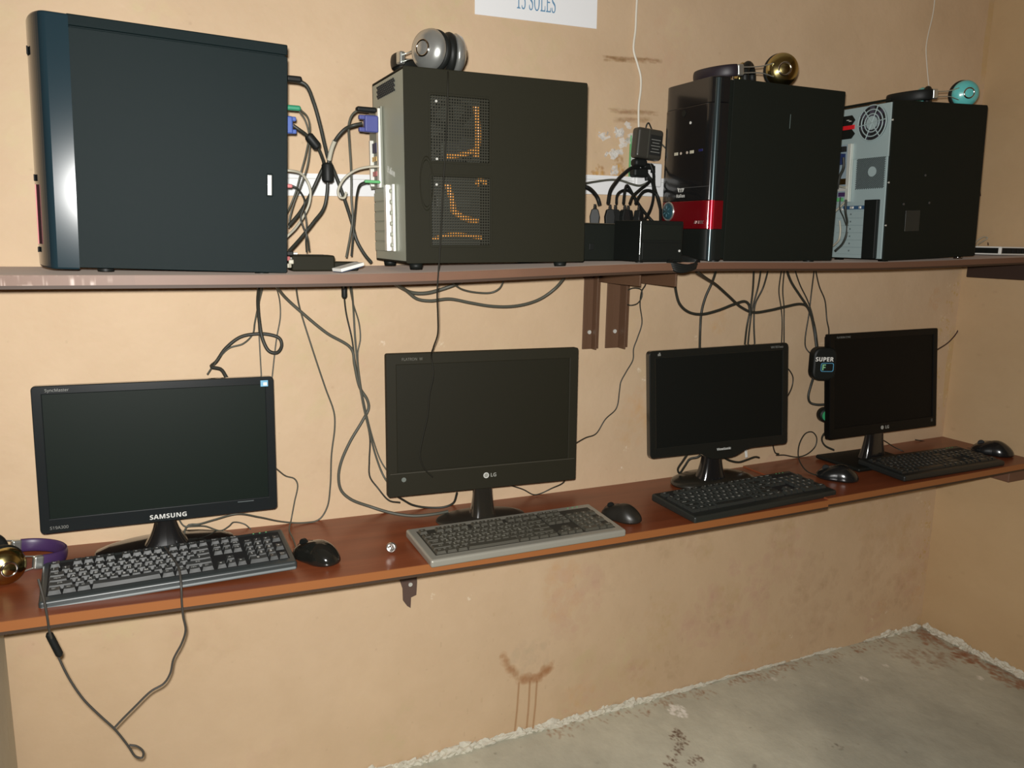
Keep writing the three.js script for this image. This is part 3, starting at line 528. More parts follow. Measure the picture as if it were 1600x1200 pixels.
const ellipseBase = (rx, rz, hgt, z) => lathe([[0, 0], [0.98, 0], [1, 0.15], [0.97, 0.45], [0.8, 0.75], [0.3, 1], [0, 1]], 48).scale(rx, hgt, rz).translate(0, 0, z);
function flare(w0, d0, w1, d1, y0, y1, z, n = 8) {           // neck with rounded section that flares towards the base
  const g = new THREE.CylinderGeometry(1, 1, 1, 28, n, false), p = g.attributes.position;
  for (let i = 0; i < p.count; i++) { const t = p.getY(i) + 0.5, k = Math.pow(1 - t, 2.6), sq = (v) => Math.sign(v) * Math.pow(Math.abs(v), 0.7); p.setXYZ(i, sq(p.getX(i)) * (w1 + (w0 - w1) * k) / 2, y0 + (y1 - y0) * t, z + sq(p.getZ(i)) * (d1 + (d0 - d1) * k) / 2); }
  g.computeVertexNormals(); return g;
}
// 1: the wide one at the left
monitor('black widescreen monitor at the far left with a small blue sticker in its corner', [0.026, lowY(0.03) + 0.0005, 0.125], 0, {
  w: 0.410, h: 0.266, lift: 0.074, tilt: 0.05, roll: -0.012, side: 0.015, top: 0.014, chin: 0.025, frame: phys([0.012, 0.015, 0.016], 0.2, { clearcoat: 0.4, clearcoatRoughness: 0.1 }), glass: M.screen, corner: 0.007,
  marks: (w, h) => [['logo', text('SAMSUNG', 0.0085, sansB, 0.0004, 1.15).translate(0.005, 0.010, 0), M.ink], ['model_print', text('SyncMaster', 0.0052, sans, 0.0003).translate(-w / 2 + 0.040, h - 0.009, 0), M.inkDim], ['model_print', text('S19A300', 0.0055, sans, 0.0003).translate(-w / 2 + 0.030, 0.010, 0), M.inkDim],
    ['sticker', box(0.014, 0.012, 0.0006, w / 2 - 0.018, h - 0.013, 0.0002, 0.0002), std([0.16, 0.42, 0.62], 0.5), 'small blue energy sticker'], ['sticker_star', box(0.007, 0.006, 0.0004, w / 2 - 0.0165, h - 0.014, 0.0006, 0.0001), M.white, 'white print'], ['button_strip', box(0.03, 0.0015, 0.0006, w / 2 - 0.06, 0.022, 0, 0.0002), std([0.10, 0.12, 0.12], 0.4)]],
  stand(t, lift) { mesh('base', ellipseBase(0.128, 0.064, 0.018, -0.060), M.gloss, t); mesh('neck', flare(0.085, 0.05, 0.030, 0.026, 0.012, lift + 0.03, -0.046), M.gloss, t); },
});
// 2: the large dusty one
monitor('large dusty black monitor with a deep chin, second from the left', [0.676, lowY(0.67) + 0.0005, 0.142], -0.07, {
  w: 0.438, h: 0.306, lift: 0.080, tilt: 0.025, side: 0.02, top: 0.022, chin: 0.052, frame: phys([0.018, 0.0160, 0.0085], 0.6, { specularIntensity: 0.4 }), glass: phys([0.0135, 0.0122, 0.0060], 0.6, { specularIntensity: 0.4 }), corner: 0.004,
  marks: (w, h) => [['logo', new THREE.TorusGeometry(0.0055, 0.0012, 6, 24).translate(0.0, 0.030, 0.0002), M.ink], ['logo', join([cyl(0.0045, 0.0045, 0.0006, 0, 0.030, 0.0003, 'z', 20), text('LG', 0.0085, sansB, 0.0004).translate(0.017, 0.030, 0)]), std([0.30, 0.30, 0.26], 0.5)], ['model_print', text('FLATRON  W', 0.0058, sans, 0.0003).translate(-w / 2 + 0.055, h - 0.012, 0), std([0.12, 0.115, 0.09], 0.5)],
    ['power_button', cyl(0.005, 0.005, 0.0012, -w / 2 + 0.034, 0.037, 0.0004, 'z', 20), std([0.16, 0.18, 0.16], 0.3)], ['chin_seam', box(w - 0.01, 0.0012, 0.0005, 0, 0.0505, 0, 0.0001), std([0.06, 0.053, 0.038], 0.5)]],
  stand(t, lift) { mesh('base', ellipseBase(0.105, 0.06, 0.014, -0.032), std([0.03, 0.026, 0.02], 0.3), t); mesh('neck', flare(0.06, 0.05, 0.042, 0.022, 0.01, lift + 0.03, -0.024), phys([0.02, 0.018, 0.014], 0.14, { clearcoat: 1, clearcoatRoughness: 0.05 }), t); },
});
// 3: rounded, with a curved lower lip
monitor('black monitor with rounded corners and a bulging lower lip, third from the left', [1.313, lowY(1.31) + 0.0005, 0.158], -0.1, {
  w: 0.402, h: 0.264, lift: 0.108, tilt: 0.07, roll: 0.028, side: 0.016, top: 0.017, chin: 0.024, frame: phys([0.012, 0.013, 0.011], 0.22, { clearcoat: 0.4, clearcoatRoughness: 0.1 }), glass: M.screenDark,
  outline(w, h) { const s = new THREE.Shape(), r = 0.012; s.moveTo(-w / 2 + r, 0.0015); s.lineTo(-0.07, 0.0015); s.bezierCurveTo(-0.045, 0.0015, -0.045, -0.018, -0.01, -0.018); s.lineTo(0.02, -0.018); s.bezierCurveTo(0.06, -0.018, 0.06, 0.0015, 0.10, 0.0015); s.lineTo(w / 2 - r, 0.0015); s.quadraticCurveTo(w / 2 - 0.0015, 0.0015, w / 2 - 0.0015, r); s.lineTo(w / 2 - 0.0015, h - r); s.quadraticCurveTo(w / 2 - 0.0015, h - 0.0015, w / 2 - r, h - 0.0015); s.lineTo(-w / 2 + r, h - 0.0015); s.quadraticCurveTo(-w / 2 + 0.0015, h - 0.0015, -w / 2 + 0.0015, h - r); s.lineTo(-w / 2 + 0.0015, r); s.quadraticCurveTo(-w / 2 + 0.0015, 0.0015, -w / 2 + r, 0.0015); return s; },
  marks: (w, h) => [['logo', text('ViewSonic', 0.0062, sansB, 0.0004).translate(0.008, 0.006, 0), M.ink], ['bird_logo', join([box(0.008, 0.005, 0.0005, -w / 2 + 0.027, h - 0.0105, 0, 0.0002), box(0.004, 0.003, 0.0005, -w / 2 + 0.028, h - 0.0065, 0, 0.0002)]), M.inkDim], ['model_print', text('VA1931wa', 0.0058, sans, 0.0003).translate(w / 2 - 0.036, h - 0.0095, 0), M.inkDim]],
  stand(t, lift) { mesh('base', ellipseBase(0.122, 0.072, 0.028, -0.078).translate(0.035, 0, 0), phys([0.022, 0.020, 0.015], 0.3, { clearcoat: 0.3 }), t); mesh('neck', flare(0.085, 0.06, 0.046, 0.036, 0.014, lift + 0.02, -0.058).translate(0.012, 0, 0), M.gloss, t); },
});
// 4: the square shouldered one by the corner
monitor('thin black monitor nearest the room corner, last on the right', [1.905, lowY(1.9) + 0.0035, 0.150], 0, {
  w: 0.425, h: 0.288, lift: 0.093, tilt: 0.10, roll: 0.010, side: 0.015, top: 0.016, chin: 0.028, frame: phys([0.0042, 0.0042, 0.0038], 0.4, { specularIntensity: 0.4 }), glass: phys([0.0030, 0.0030, 0.0026], 0.55, { specularIntensity: 0.4 }), corner: 0.003,
  marks: (w, h) => [['logo', join([cyl(0.0055, 0.0055, 0.0006, -0.012, 0.016, 0.0003, 'z', 20), text('LG', 0.009, sansB, 0.0004).translate(0.008, 0.016, 0)]), std([0.36, 0.36, 0.33], 0.5)], ['model_print', text('FLATRON E1942', 0.0052, sans, 0.0003).translate(-w / 2 + 0.05, h - 0.010, 0), M.inkDim], ['button_print', join([box(0.007, 0.001, 0.0005, w / 2 - 0.02, 0.022, 0, 0.0001), box(0.007, 0.001, 0.0005, w / 2 - 0.02, 0.019, 0, 0.0001), box(0.007, 0.001, 0.0005, w / 2 - 0.02, 0.016, 0, 0.0001)]), M.inkDim]],
  stand(t, lift) { mesh('base', box(0.23, 0.012, 0.16, -0.02, 0.006, -0.04, 0.006, 3), M.plastic, t); mesh('neck', flare(0.09, 0.05, 0.056, 0.028, 0.008, lift + 0.03, -0.036), M.gloss, t); },
});

// ---------------------------------------------------------------- keyboards
const ROWS = [                                               // [offset, width, glyph] in key units
  [[0, 1, 'Esc'], [2, 1, 'F1'], [3, 1, 'F2'], [4, 1, 'F3'], [5, 1, 'F4'], [6.5, 1, 'F5'], [7.5, 1, 'F6'], [8.5, 1, 'F7'], [9.5, 1, 'F8'], [11, 1, 'F9'], [12, 1, 'F10'], [13, 1, 'F11'], [14, 1, 'F12'], [15.25, 1, 'Impr'], [16.25, 1, 'Bloq'], [17.25, 1, 'Pausa']],
  [...'|1234567890\'?'].map((c, i) => [i, 1, c]).concat([[13, 2, '<-'], [15.25, 1, 'Ins'], [16.25, 1, 'Ini'], [17.25, 1, 'RePg'], [18.5, 1, 'Num'], [19.5, 1, '/'], [20.5, 1, '*'], [21.5, 1, '-']]),
  [[0, 1.5, 'Tab']].concat([...'QWERTYUIOP^+'].map((c, i) => [1.5 + i, 1, c]), [[13.5, 1.5, 'Enter'], [15.25, 1, 'Supr'], [16.25, 1, 'Fin'], [17.25, 1, 'AvPg'], [18.5, 1, '7'], [19.5, 1, '8'], [20.5, 1, '9']]),
  [[0, 1.75, 'Mayus']].concat([...'ASDFGHJKL\u00d1{'].map((c, i) => [1.75 + i, 1, c]), [[12.75, 2.25, '}'], [18.5, 1, '4'], [19.5, 1, '5'], [20.5, 1, '6'], [21.5, 1, '+']]),
  [[0, 2.25, 'Shift']].concat([...'ZXCVBNM,.-'].map((c, i) => [2.25 + i, 1, c]), [[12.25, 2.75, 'Shift'], [16.25, 1, '^'], [18.5, 1, '1'], [19.5, 1, '2'], [20.5, 1, '3']]),
  [[0, 1.25, 'Ctrl'], [1.25, 1.25, 'Win'], [2.5, 1.25, 'Alt'], [3.75, 6.25, ''], [10, 1.25, 'Alt'], [11.25, 1.25, 'Win'], [12.5, 1.25, 'Menu'], [13.75, 1.25, 'Ctrl'], [15.25, 1, '<'], [16.25, 1, 'v'], [17.25, 1, '>'], [18.5, 2, '0'], [20.5, 1, '.'], [21.5, 1, 'Intro']],
];
const keyGeo = {};
function keyCap(wu) {                                        // tapered, dished key cap for a pitch of one unit = 1
  return keyGeo[wu] ??= (() => {
    const g = new THREE.BoxGeometry(wu - 0.10, 0.42, 0.90, 4, 1, 4).translate(0, 0.21, 0), p = g.attributes.position;
    for (let i = 0; i < p.count; i++) if (p.getY(i) > 0.3) { const x = p.getX(i), z = p.getZ(i); p.setX(i, x - Math.sign(x) * Math.min(Math.abs(x), 0.13) * (Math.abs(x) > 0.01 ? 1 : 0) * Math.abs(x) / ((wu - 0.1) / 2)); p.setZ(i, z * 0.74 - 0.02); p.setY(i, 0.42 - 0.05 * (1 - Math.pow(Math.abs(x) / (wu / 2), 2))); }
    g.computeVertexNormals(); return g;
  })();
}
const glyphGeo = {};
const glyph = (s) => glyphGeo[s] ??= text(s, s.length > 1 ? 0.15 : 0.32, s.length > 1 ? sans : sansB, 0.012).rotateX(-Math.PI / 2).translate(-0.08, 0.405, -0.06);
function keyboard(label, pos, yaw, o) {
  const t = thing('keyboard', label, 'keyboard', pos, yaw);
  const { w, d, frame, keys, legend, slope = 0.07, rim = 0.012, hgt = 0.016, curved } = o, u = (w - 2 * rim) / 22.5, uz = (d - o.back - o.front) / 6.35;
  // wedge-shaped body with rounded corners
  const g = new RoundedBoxGeometry(w, hgt, d, 3, 0.005).translate(0, hgt / 2, 0), p = g.attributes.position;
  for (let i = 0; i < p.count; i++) { const z = p.getZ(i), y = p.getY(i); p.setY(i, y + (d / 2 - z) * slope * (y > hgt / 2 ? 1 : 0.75)); }
  g.computeVertexNormals(); mesh('housing', g, frame, t);
  const topY = (z) => hgt + (d / 2 - z) * slope;
  mesh('key_well', box(w - 2 * rim + 0.004, 0.0012, d - o.back - o.front + 0.003, 0, 0, 0, 0.0005).rotateX(slope).translate(0, topY((o.back - o.front) / 2) - 0.0003, (o.back - o.front) / 2), o.well ?? M.void, t);
  ROWS.forEach((row, r) => row.forEach(([x, wd, s]) => {
    const z = -d / 2 + o.back + (r + (r ? 0.85 : 0.5)) * uz - (r ? 0 : 0), k = mesh('key', keyCap(wd), keys, t);
    k.scale.set(u, 0.018 * (o.keyH ?? 1), uz); k.position.set(-w / 2 + rim + (x + wd / 2) * u, topY(z), z); k.rotation.x = slope;
    if (legend && s && s.length < 6) { const m = mesh('key_legend', glyph(s), legend, k); }
  }));
  if (o.lip) mesh('front_lip', box(w - 0.004, 0.006, 0.006, 0, 0.004, d / 2 - 0.001, 0.0028), o.lip, t);
  mesh('status_lights', [0, 1, 2].map((i) => box(0.003, 0.001, 0.002, w / 2 - rim - 0.02 - i * 0.012, 0, 0, 0.0003).rotateX(slope).translate(0, topY(-d / 2 + o.back * 0.5) + 0.0004, -d / 2 + o.back * 0.5)), M.lime, t);
  return t;
}
const keysGrey = std([0.050, 0.052, 0.050], 0.38), keysBlack = std([0.026, 0.029, 0.026], 0.42);
keyboard('dark grey keyboard with light key letters in front of the far left monitor', [0.032, lowY(0.03) + 0.0005, 0.2055], 0.03, { w: 0.415, d: 0.144, frame: std([0.035, 0.042, 0.042], 0.38), keys: keysGrey, legend: std([0.55, 0.55, 0.52], 0.5), back: 0.014, front: 0.017, slope: 0.10, lip: std([0.16, 0.18, 0.18], 0.4) });
keyboard('silver framed dusty keyboard in front of the large dusty monitor', [0.702, lowY(0.7) + 0.0005, 0.252], 0.0, { w: 0.442, d: 0.160, frame: std([0.36, 0.345, 0.29], 0.38, { metalness: 0.3 }), keys: std([0.065, 0.06, 0.045], 0.45), legend: std([0.35, 0.34, 0.28], 0.5), back: 0.022, front: 0.020, rim: 0.018, slope: 0.05, well: std([0.035, 0.032, 0.024], 0.6), keyH: 0.8 });
keyboard('black keyboard in front of the monitor with the bulging lower lip', [1.337, lowY(1.34) + 0.0005, 0.232], 0.06, { w: 0.465, d: 0.158, frame: std([0.020, 0.023, 0.020], 0.42), keys: keysBlack, legend: std([0.42, 0.42, 0.38], 0.5), back: 0.016, front: 0.022, slope: 0.06 });
keyboard('low black keyboard in front of the monitor by the room corner', [2.015, lowY(2.0) + 0.0035, 0.225], 0.0, { w: 0.410, d: 0.155, frame: std([0.014, 0.016, 0.015], 0.4), keys: std([0.015, 0.017, 0.016], 0.38), legend: std([0.30, 0.30, 0.27], 0.5), back: 0.022, front: 0.018, slope: 0.05, keyH: 0.7 });

// ---------------------------------------------------------------- mice
function mouse(label, pos, yaw, mat, s = 1) {               // front of the mouse points to -z
  const t = thing('computer_mouse', label, 'mouse', pos, yaw);
  const g = new THREE.SphereGeometry(1, 40, 24), p = g.attributes.position;
  for (let i = 0; i < p.count; i++) {
    let x = p.getX(i), y = p.getY(i), z = p.getZ(i);
    const waist = 1 - 0.12 * Math.exp(-Math.pow((z + 0.05) / 0.35, 2));
    x = Math.sign(x) * Math.pow(Math.abs(x), 0.9) * 0.031 * waist * (1 + 0.12 * z); const hump = 0.034 * (0.78 + 0.3 * Math.exp(-Math.pow((z - 0.3) / 0.6, 2)));
    y = y > 0 ? y * hump : Math.max(y * 0.012, -0.006); p.setXYZ(i, x, y + 0.006, z * 0.054);
  }
  g.computeVertexNormals(); g.scale(s, s, s); mesh('shell', g, mat, t);
  mesh('button_seam', tubeG([V(0, 0.0385 * s, -0.006 * s), V(0, 0.0345 * s, -0.026 * s), V(0, 0.0245 * s, -0.043 * s), V(0, 0.012 * s, -0.053 * s)], 0.0005, 5), M.void, t);
  mesh('scroll_wheel', cyl(0.009 * s, 0.009 * s, 0.006 * s, 0, 0.0285 * s, -0.03 * s, 'x', 20), M.rubber, t);
  return t;
}
mouse('glossy black mouse beside the dark grey keyboard at the far left', [0.285, lowY(0.285) + 0.0003, 0.222], 0.62, phys([0.012, 0.012, 0.010], 0.12, { clearcoat: 0.8, clearcoatRoughness: 0.05 }));
mouse('dull black mouse behind the right end of the silver framed keyboard', [0.975, lowY(0.975) + 0.0003, 0.23], 0.5, std([0.02, 0.018, 0.014], 0.4), 0.92);
mouse('black mouse at the right end of the third keyboard, where the shelf boards meet', [1.672, lowY(1.67) + 0.0033, 0.205], 0.75, phys([0.01, 0.011, 0.011], 0.2, { clearcoat: 0.5, clearcoatRoughness: 0.1 }), 1.0);
mouse('black mouse against the right wall in the room corner', [2.298, lowY(2.3) + 0.0033, 0.21], 0.55, phys([0.01, 0.011, 0.011], 0.2, { clearcoat: 0.5, clearcoatRoughness: 0.1 }), 1.05);

// small silver cap on the shelf
{ const t = thing('bottle_cap', 'small shiny silver cap lying alone on the lower shelf', 'cap', [0.432, lowY(0.43) + 0.0005, 0.235], -0.5);
  mesh('cap', lathe([[0, -0.007], [0.0075, -0.007], [0.0095, -0.004], [0.0105, 0.003], [0.0095, 0.007], [0.007, 0.008], [0.0045, 0.0055], [0, 0.005]], 28).rotateX(Math.PI / 2 - 0.25).translate(0, 0.0108, 0), std([0.75, 0.74, 0.70], 0.22, { metalness: 0.9 }), t);
  mesh('hook', tubeG([V(-0.004, 0.013, 0.006), V(0.001, 0.016, 0.008), V(0.003, 0.011, 0.009)], 0.0012), M.chrome, t); }

// ---------------------------------------------------------------- headphones: U of the band in the horizontal plane, opening to +x
function headphones(label, pos, rot, { cup, band, sep = 0.11, len = 0.17, r = 0.033, splay = 0, rx = 0.062 }) {
  const t = thing('headphones', label, 'headphones', pos); t.rotation.set(...rot);
  const hw = sep / 2, arc = []; for (let i = 0; i <= 20; i++) { const q = Math.PI / 2 + Math.PI * i / 20; arc.push(V(Math.cos(q) * rx + 0.03 - len, 0, Math.sin(q) * (hw + 0.004))); }
  const c = new THREE.CatmullRomCurve3(arc), sh = new THREE.Shape(); sh.absellipse(0, 0, 0.0035, 0.0125, 0, 6.283);
  const strip = (() => { const n = 48, pos = [], idx = []; for (let i = 0; i <= n; i++) { const p = c.getPoint(i / n), tn = c.getTangent(i / n), nn = V(-tn.z, 0, tn.x); for (let k = 0; k < 12; k++) { const a = k / 12 * 6.2832, q = p.clone().addScaledVector(nn, Math.cos(a) * 0.0038).add(V(0, Math.sin(a) * 0.0125, 0)); pos.push(q.x, q.y, q.z); } } for (let i = 0; i < n; i++) for (let k = 0; k < 12; k++) { const a = i * 12 + k, b = i * 12 + (k + 1) % 12; idx.push(a, a + 12, b, b, a + 12, b + 12); } const g = new THREE.BufferGeometry(); g.setAttribute('position', new THREE.Float32BufferAttribute(pos, 3)); g.setIndex(idx); g.computeVertexNormals(); return g; })();
  mesh('headband', strip, band, t);
  for (const s of [-1, 1]) {
    const z = s * hw;
    mesh('slider', box(0.017, 0.024, 0.012, 0.037 - len, 0, z + s * 0.004, 0.004, 3), M.silver, t, 'silver slider block');
    mesh('arm', [tubeG([V(0.04 - len, 0.006, z), V(-0.06, 0.008, z + s * 0.002), V(-0.026, 0.014, z + s * 0.004)], 0.0013), tubeG([V(0.04 - len, -0.006, z), V(-0.06, -0.006, z + s * 0.002), V(-0.026, -0.014, z + s * 0.004)], 0.0013)], M.silver, t);
    const cupM = mesh('ear_cup', lathe([[0, 0.021], [r * 0.3, 0.0205], [r * 0.34, 0.018], [r * 0.62, 0.016], [r * 0.9, 0.009], [r, 0.0], [r * 0.94, -0.007], [0, -0.008]], 40).rotateX(s * Math.PI / 2).rotateY(s * splay).translate(0, 0, z + s * 0.004), cup, t);
    mesh('cushion', new THREE.TorusGeometry(r * 0.78, 0.009, 12, 36).translate(0, 0, -s * 0.011).rotateY(s * splay).translate(0, 0, z + s * 0.002), M.rubber, cupM, 'black ear cushion');
    mesh('cap_ring', new THREE.TorusGeometry(r * 0.36, 0.0022, 8, 32).translate(0, 0, s * 0.019).rotateY(s * splay).translate(0, 0, z + s * 0.004), M.chrome, cupM);
  }
  return t;
}
const T2TOP = upY(0.63) + 0.013 + 0.338, T3TOP = upY(1.3) + 0.0035 + 0.379;
headphones('silver domed headphones standing on the dusty tower with the perforated vents', [0.530, T2TOP + 0.0365, 0.25], [0, -1.3, 0], { cup: std([0.50, 0.51, 0.48], 0.26, { metalness: 0.75 }), band: M.rubber, sep: 0.048, len: 0.13, r: 0.037, splay: 0.3, rx: 0.05 });
headphones('gold headphones with a violet band lying on the red banded tower', [1.313, T3TOP + 0.0345, 0.21], [0, 0.06, 0.11], { cup: M.gold, band: std([0.014, 0.009, 0.014], 0.5), len: 0.162, r: 0.036, splay: -0.5, rx: 0.04 });
headphones('turquoise headphones with a black band on the last tower to the right', [1.915, 1.644 + 0.012, 0.21], [0, 0.06, 0.10], { cup: M.teal, band: M.rubber, len: 0.16, splay: -0.55, rx: 0.038 });
headphones('violet and gold headphones at the far left end of the lower shelf', [-0.252, lowY(-0.25) + 0.034, 0.118], [0, Math.PI + 0.42, 0.15], { cup: M.gold, band: M.violet, len: 0.088, sep: 0.1, rx: 0.055 });

// headset hung behind the left edge of the last monitor
{
  const t = thing('headset', 'black headset with green disc hung behind the left edge of the last monitor', 'headset');
  const p = at(1289, 568, 0.115), q = at(1289, 648, 0.115), s = at(1292, 622, 0.11);
  const cupA = mesh('ear_cup', extrude(roundedShape(0.054, 0.078, 0.019, -0.027, -0.039), 0.034, 0.006, 14).rotateY(-0.35).translate(p.x, p.y, p.z - 0.02), M.plastic, t);
  const lab = (g, dx, dy) => g.translate(dx, dy, 0.0345).rotateY(-0.35).translate(p.x, p.y, p.z - 0.02);
  mesh('lettering', lab(text('SUPER', 0.0115, sansB, 0.0008, 1.05), -0.003, 0.014), M.white, cupA, 'white lettering');
  mesh('lettering', lab(text('F', 0.016, sansB, 0.0008), -0.003, -0.008), std([0.25, 0.55, 0.30], 0.4), cupA, 'green letter');
  mesh('badge', lab((() => { const sh = roundedShape(0.036, 0.024, 0.006, -0.018, -0.012), h = new THREE.Path(); h.setFromPoints(roundedShape(0.033, 0.021, 0.005, -0.0165, -0.0105).getPoints(6).reverse()); sh.holes.push(h); return extrude(sh, 0.0008, 0); })(), 0.006, -0.008), std([0.10, 0.35, 0.55], 0.4), cupA, 'blue outlined badge');
  mesh('arm', tubeG([V(p.x + 0.02, p.y - 0.03, p.z - 0.02), V(s.x + 0.008, s.y + 0.02, s.z), V(q.x + 0.002, q.y + 0.01, q.z)], 0.007), M.plastic, t);
  const disc = mesh('ear_cup', lathe([[0, 0.012], [0.016, 0.011], [0.02, 0.004], [0.02, -0.01], [0, -0.012]], 32).rotateX(Math.PI / 2).rotateY(-0.3).translate(q.x, q.y, q.z), M.plastic, t);
  mesh('disc', cyl(0.0145, 0.0145, 0.002, 0, 0, 0.0125, 'z', 28).rotateY(-0.3).translate(q.x, q.y, q.z), std([0.04, 0.32, 0.13], 0.35), disc, 'bright green disc');
  settle(t);
}

// ---------------------------------------------------------------- things on the upper shelf
{
  const y = upY(0.3), t = thing('power_adapter', 'black box shaped power adapter lying on the upper shelf behind the far left tower', 'adapter', [0.297, y + 0.0005, 0.19]);
  mesh('shell', box(0.078, 0.029, 0.05, 0, 0.0145, 0, 0.004, 3), M.dusty, t); mesh('label_plate', box(0.05, 0.001, 0.03, 0, 0.0292, 0, 0.0003), M.rubber, t);
  const t2 = thing('hub_box', 'low flat dark box on the upper shelf right of the black power adapter', 'box', [0.362, y + 0.0005, 0.19], -0.3);
  mesh('shell', box(0.045, 0.017, 0.04, 0, 0.0085, 0, 0.003), M.dusty, t2); mesh('port', box(0.02, 0.006, 0.002, 0, 0.009, 0.0205, 0.0005), M.void, t2);
  const t3 = thing('white_card', 'thin white plastic card tilted on the upper shelf before the low dark box', 'card', [0.352, upY(0.36) + 0.0008, 0.255], 0.35);
  mesh('card', box(0.05, 0.006, 0.03, 0, 0.009, 0, 0.0012).rotateZ(0.22), M.white, t3); mesh('card_back', box(0.046, 0.002, 0.028, -0.001, 0.0055, 0, 0.0005).rotateZ(0.22), std([0.05, 0.07, 0.12], 0.4), t3);
  const plugs = [[452, 396, M.rubber], [447, 404, M.pink], [455, 409, M.cordLight], [449, 415, M.cordLight]];
  for (const [i, [px, py, m]] of plugs.entries()) { const q = at(px, py, 0.22), g = thing('loose_plug', ['black loose plug, topmost in the little heap beside the far left tower', 'pinkish loose plug in the little heap beside the far left tower', 'pale loose plug in the middle of the heap beside the far left tower', 'pale loose plug lowest in the heap beside the far left tower'][i], 'plug', [q.x, q.y - 0.004, q.z], i * 0.7);
    mesh('body', box(0.014, 0.008, 0.009, 0, 0.004, 0, 0.002), m, g); mesh('tip', cyl(0.0025, 0.002, 0.008, 0.010, 0.004, 0, 'x', 10), M.bare, g); }
}
// voltage stabiliser and power strip with plugs between the two middle towers
const YS = upY(0.98);
{
  const t = thing('voltage_stabilizer', 'black boxy voltage stabilizer on the upper shelf left of the red banded tower', 'stabilizer', [1.013, YS + 0.0005, 0.255], 0.0);
  mesh('shell', box(0.108, 0.084, 0.10, -0.0185, 0.044, 0, 0.003, 3), M.plastic, t); mesh('front_panel', box(0.096, 0.032, 0.002, -0.0185, 0.062, 0.0505, 0.0008), M.black, t); mesh('front_panel', box(0.096, 0.034, 0.002, -0.0185, 0.024, 0.0505, 0.0008), M.plastic, t);
  mesh('indicator_light', cyl(0.0025, 0.0025, 0.003, 0.026, 0.025, 0.051, 'z', 10), M.ink, t); mesh('edge_trim', cyl(0.0013, 0.0013, 0.066, -0.0715, 0.05, 0.0495, 'y', 8), std([0.35, 0.37, 0.35], 0.25, { metalness: 0.8 }), t);
  for (const s of [-1, 1]) mesh('foot', cyl(0.008, 0.008, 0.002, -0.0185 + s * 0.04, 0.001, 0.03, 'y', 12), M.rubber, t);
  const p = thing('power_strip', 'dusty black multiple socket block carrying a row of black plugs', 'power strip', [0.968, YS + 0.0005, 0.15]);
  mesh('shell', box(0.19, 0.079, 0.085, 0.0, 0.0395, 0, 0.004, 3), M.black, p); mesh('socket_face', box(0.17, 0.002, 0.055, 0, 0.0795, 0, 0.0008), std([0.06, 0.05, 0.032], 0.7), p);
  mesh('switch', box(0.012, 0.014, 0.003, -0.075, 0.03, 0.043, 0.001), M.rubber, p);
  const spots = [[931, 'leftmost black plug in the row on the power strip'], [950, 'second black plug from the left on the power strip'], [963, 'third black plug from the left on the power strip'], [973, 'fourth black plug from the left on the power strip'], [983, 'second black plug from the right on the power strip'], [995, 'rightmost black plug in the row on the power strip']];
  spots.forEach(([px, l], i) => { const q = at(px, 345, 0.15), g = thing('plug', l, 'plug', [q.x, YS + 0.0812, 0.15 + (i % 2 ? 0.006 : -0.006)], 0.2 * (i - 2.5)); g.scale.setScalar(0.82);
    const s = new THREE.Shape(); s.moveTo(-0.010, 0); s.lineTo(0.010, 0); s.lineTo(0.0115, 0.018); s.lineTo(0.0075, 0.034); s.lineTo(0.0045, 0.036); s.lineTo(-0.0045, 0.036); s.lineTo(-0.0075, 0.034); s.lineTo(-0.0115, 0.018); s.closePath();
    mesh('body', extrude(s, 0.019, 0.002).translate(0, 0, -0.0095), M.rubber, g); mesh('strain_relief', [0, 1, 2].map((k) => cyl(0.0046 - k * 0.0005, 0.005 - k * 0.0005, 0.004, 0, 0.038 + k * 0.005, 0, 'y', 12)), M.rubber, g); });
}
// wall plugs at the outlet
{
  const c = at(1011, 225, 0.05), t = thing('plug_adapter', 'square black plug-in power adapter on the wall outlet', 'adapter', [c.x, c.y - 0.036, 0.018]); t.rotation.z = -0.07;
  mesh('shell', box(0.073, 0.070, 0.030, 0, 0.036, 0.028, 0.008, 4), std([0.045, 0.042, 0.034], 0.32), t);
  mesh('label_plate', box(0.034, 0.046, 0.001, 0.014, 0.034, 0.0435, 0.0004), std([0.02, 0.02, 0.018], 0.4), t); for (let i = 0; i < 5; i++) mesh('label_print', box(0.026 - (i % 2) * 0.006, 0.0018, 0.0006, 0.014, 0.018 + i * 0.007, 0.0442, 0.0002), M.inkDim, t);
  mesh('seam', box(0.001, 0.066, 0.0006, -0.006, 0.036, 0.0432, 0.0002), M.cordGrey, t);
  const d = at(1005, 256, 0.05), p = thing('plug', 'flat black plug with side exit just under the square wall adapter', 'plug', [d.x, d.y - 0.012, 0.024]); mesh('body', [box(0.036, 0.019, 0.026, -0.004, 0.015, 0.014, 0.008, 4), box(0.03, 0.014, 0.02, 0.02, 0.009, 0.014, 0.006, 3).rotateZ(-0.05)], M.rubber, p); mesh('strain_relief', cyl(0.005, 0.006, 0.016, 0.037, 0.002, 0.014, 'y', 12), M.rubber, p);
  const e = at(1000, 268, 0.05), r = thing('plug', 'lower black plug in the wall outlet above the white trunking', 'plug', [e.x, e.y - 0.012, 0.0255]); mesh('body', box(0.042, 0.022, 0.026, 0.004, 0.010, 0.014, 0.007, 4), M.rubber, r); mesh('strain_relief', cyl(0.006, 0.005, 0.014, 0.027, -0.003, 0.014, 'y', 12).rotateZ(0.1), M.rubber, r);
}
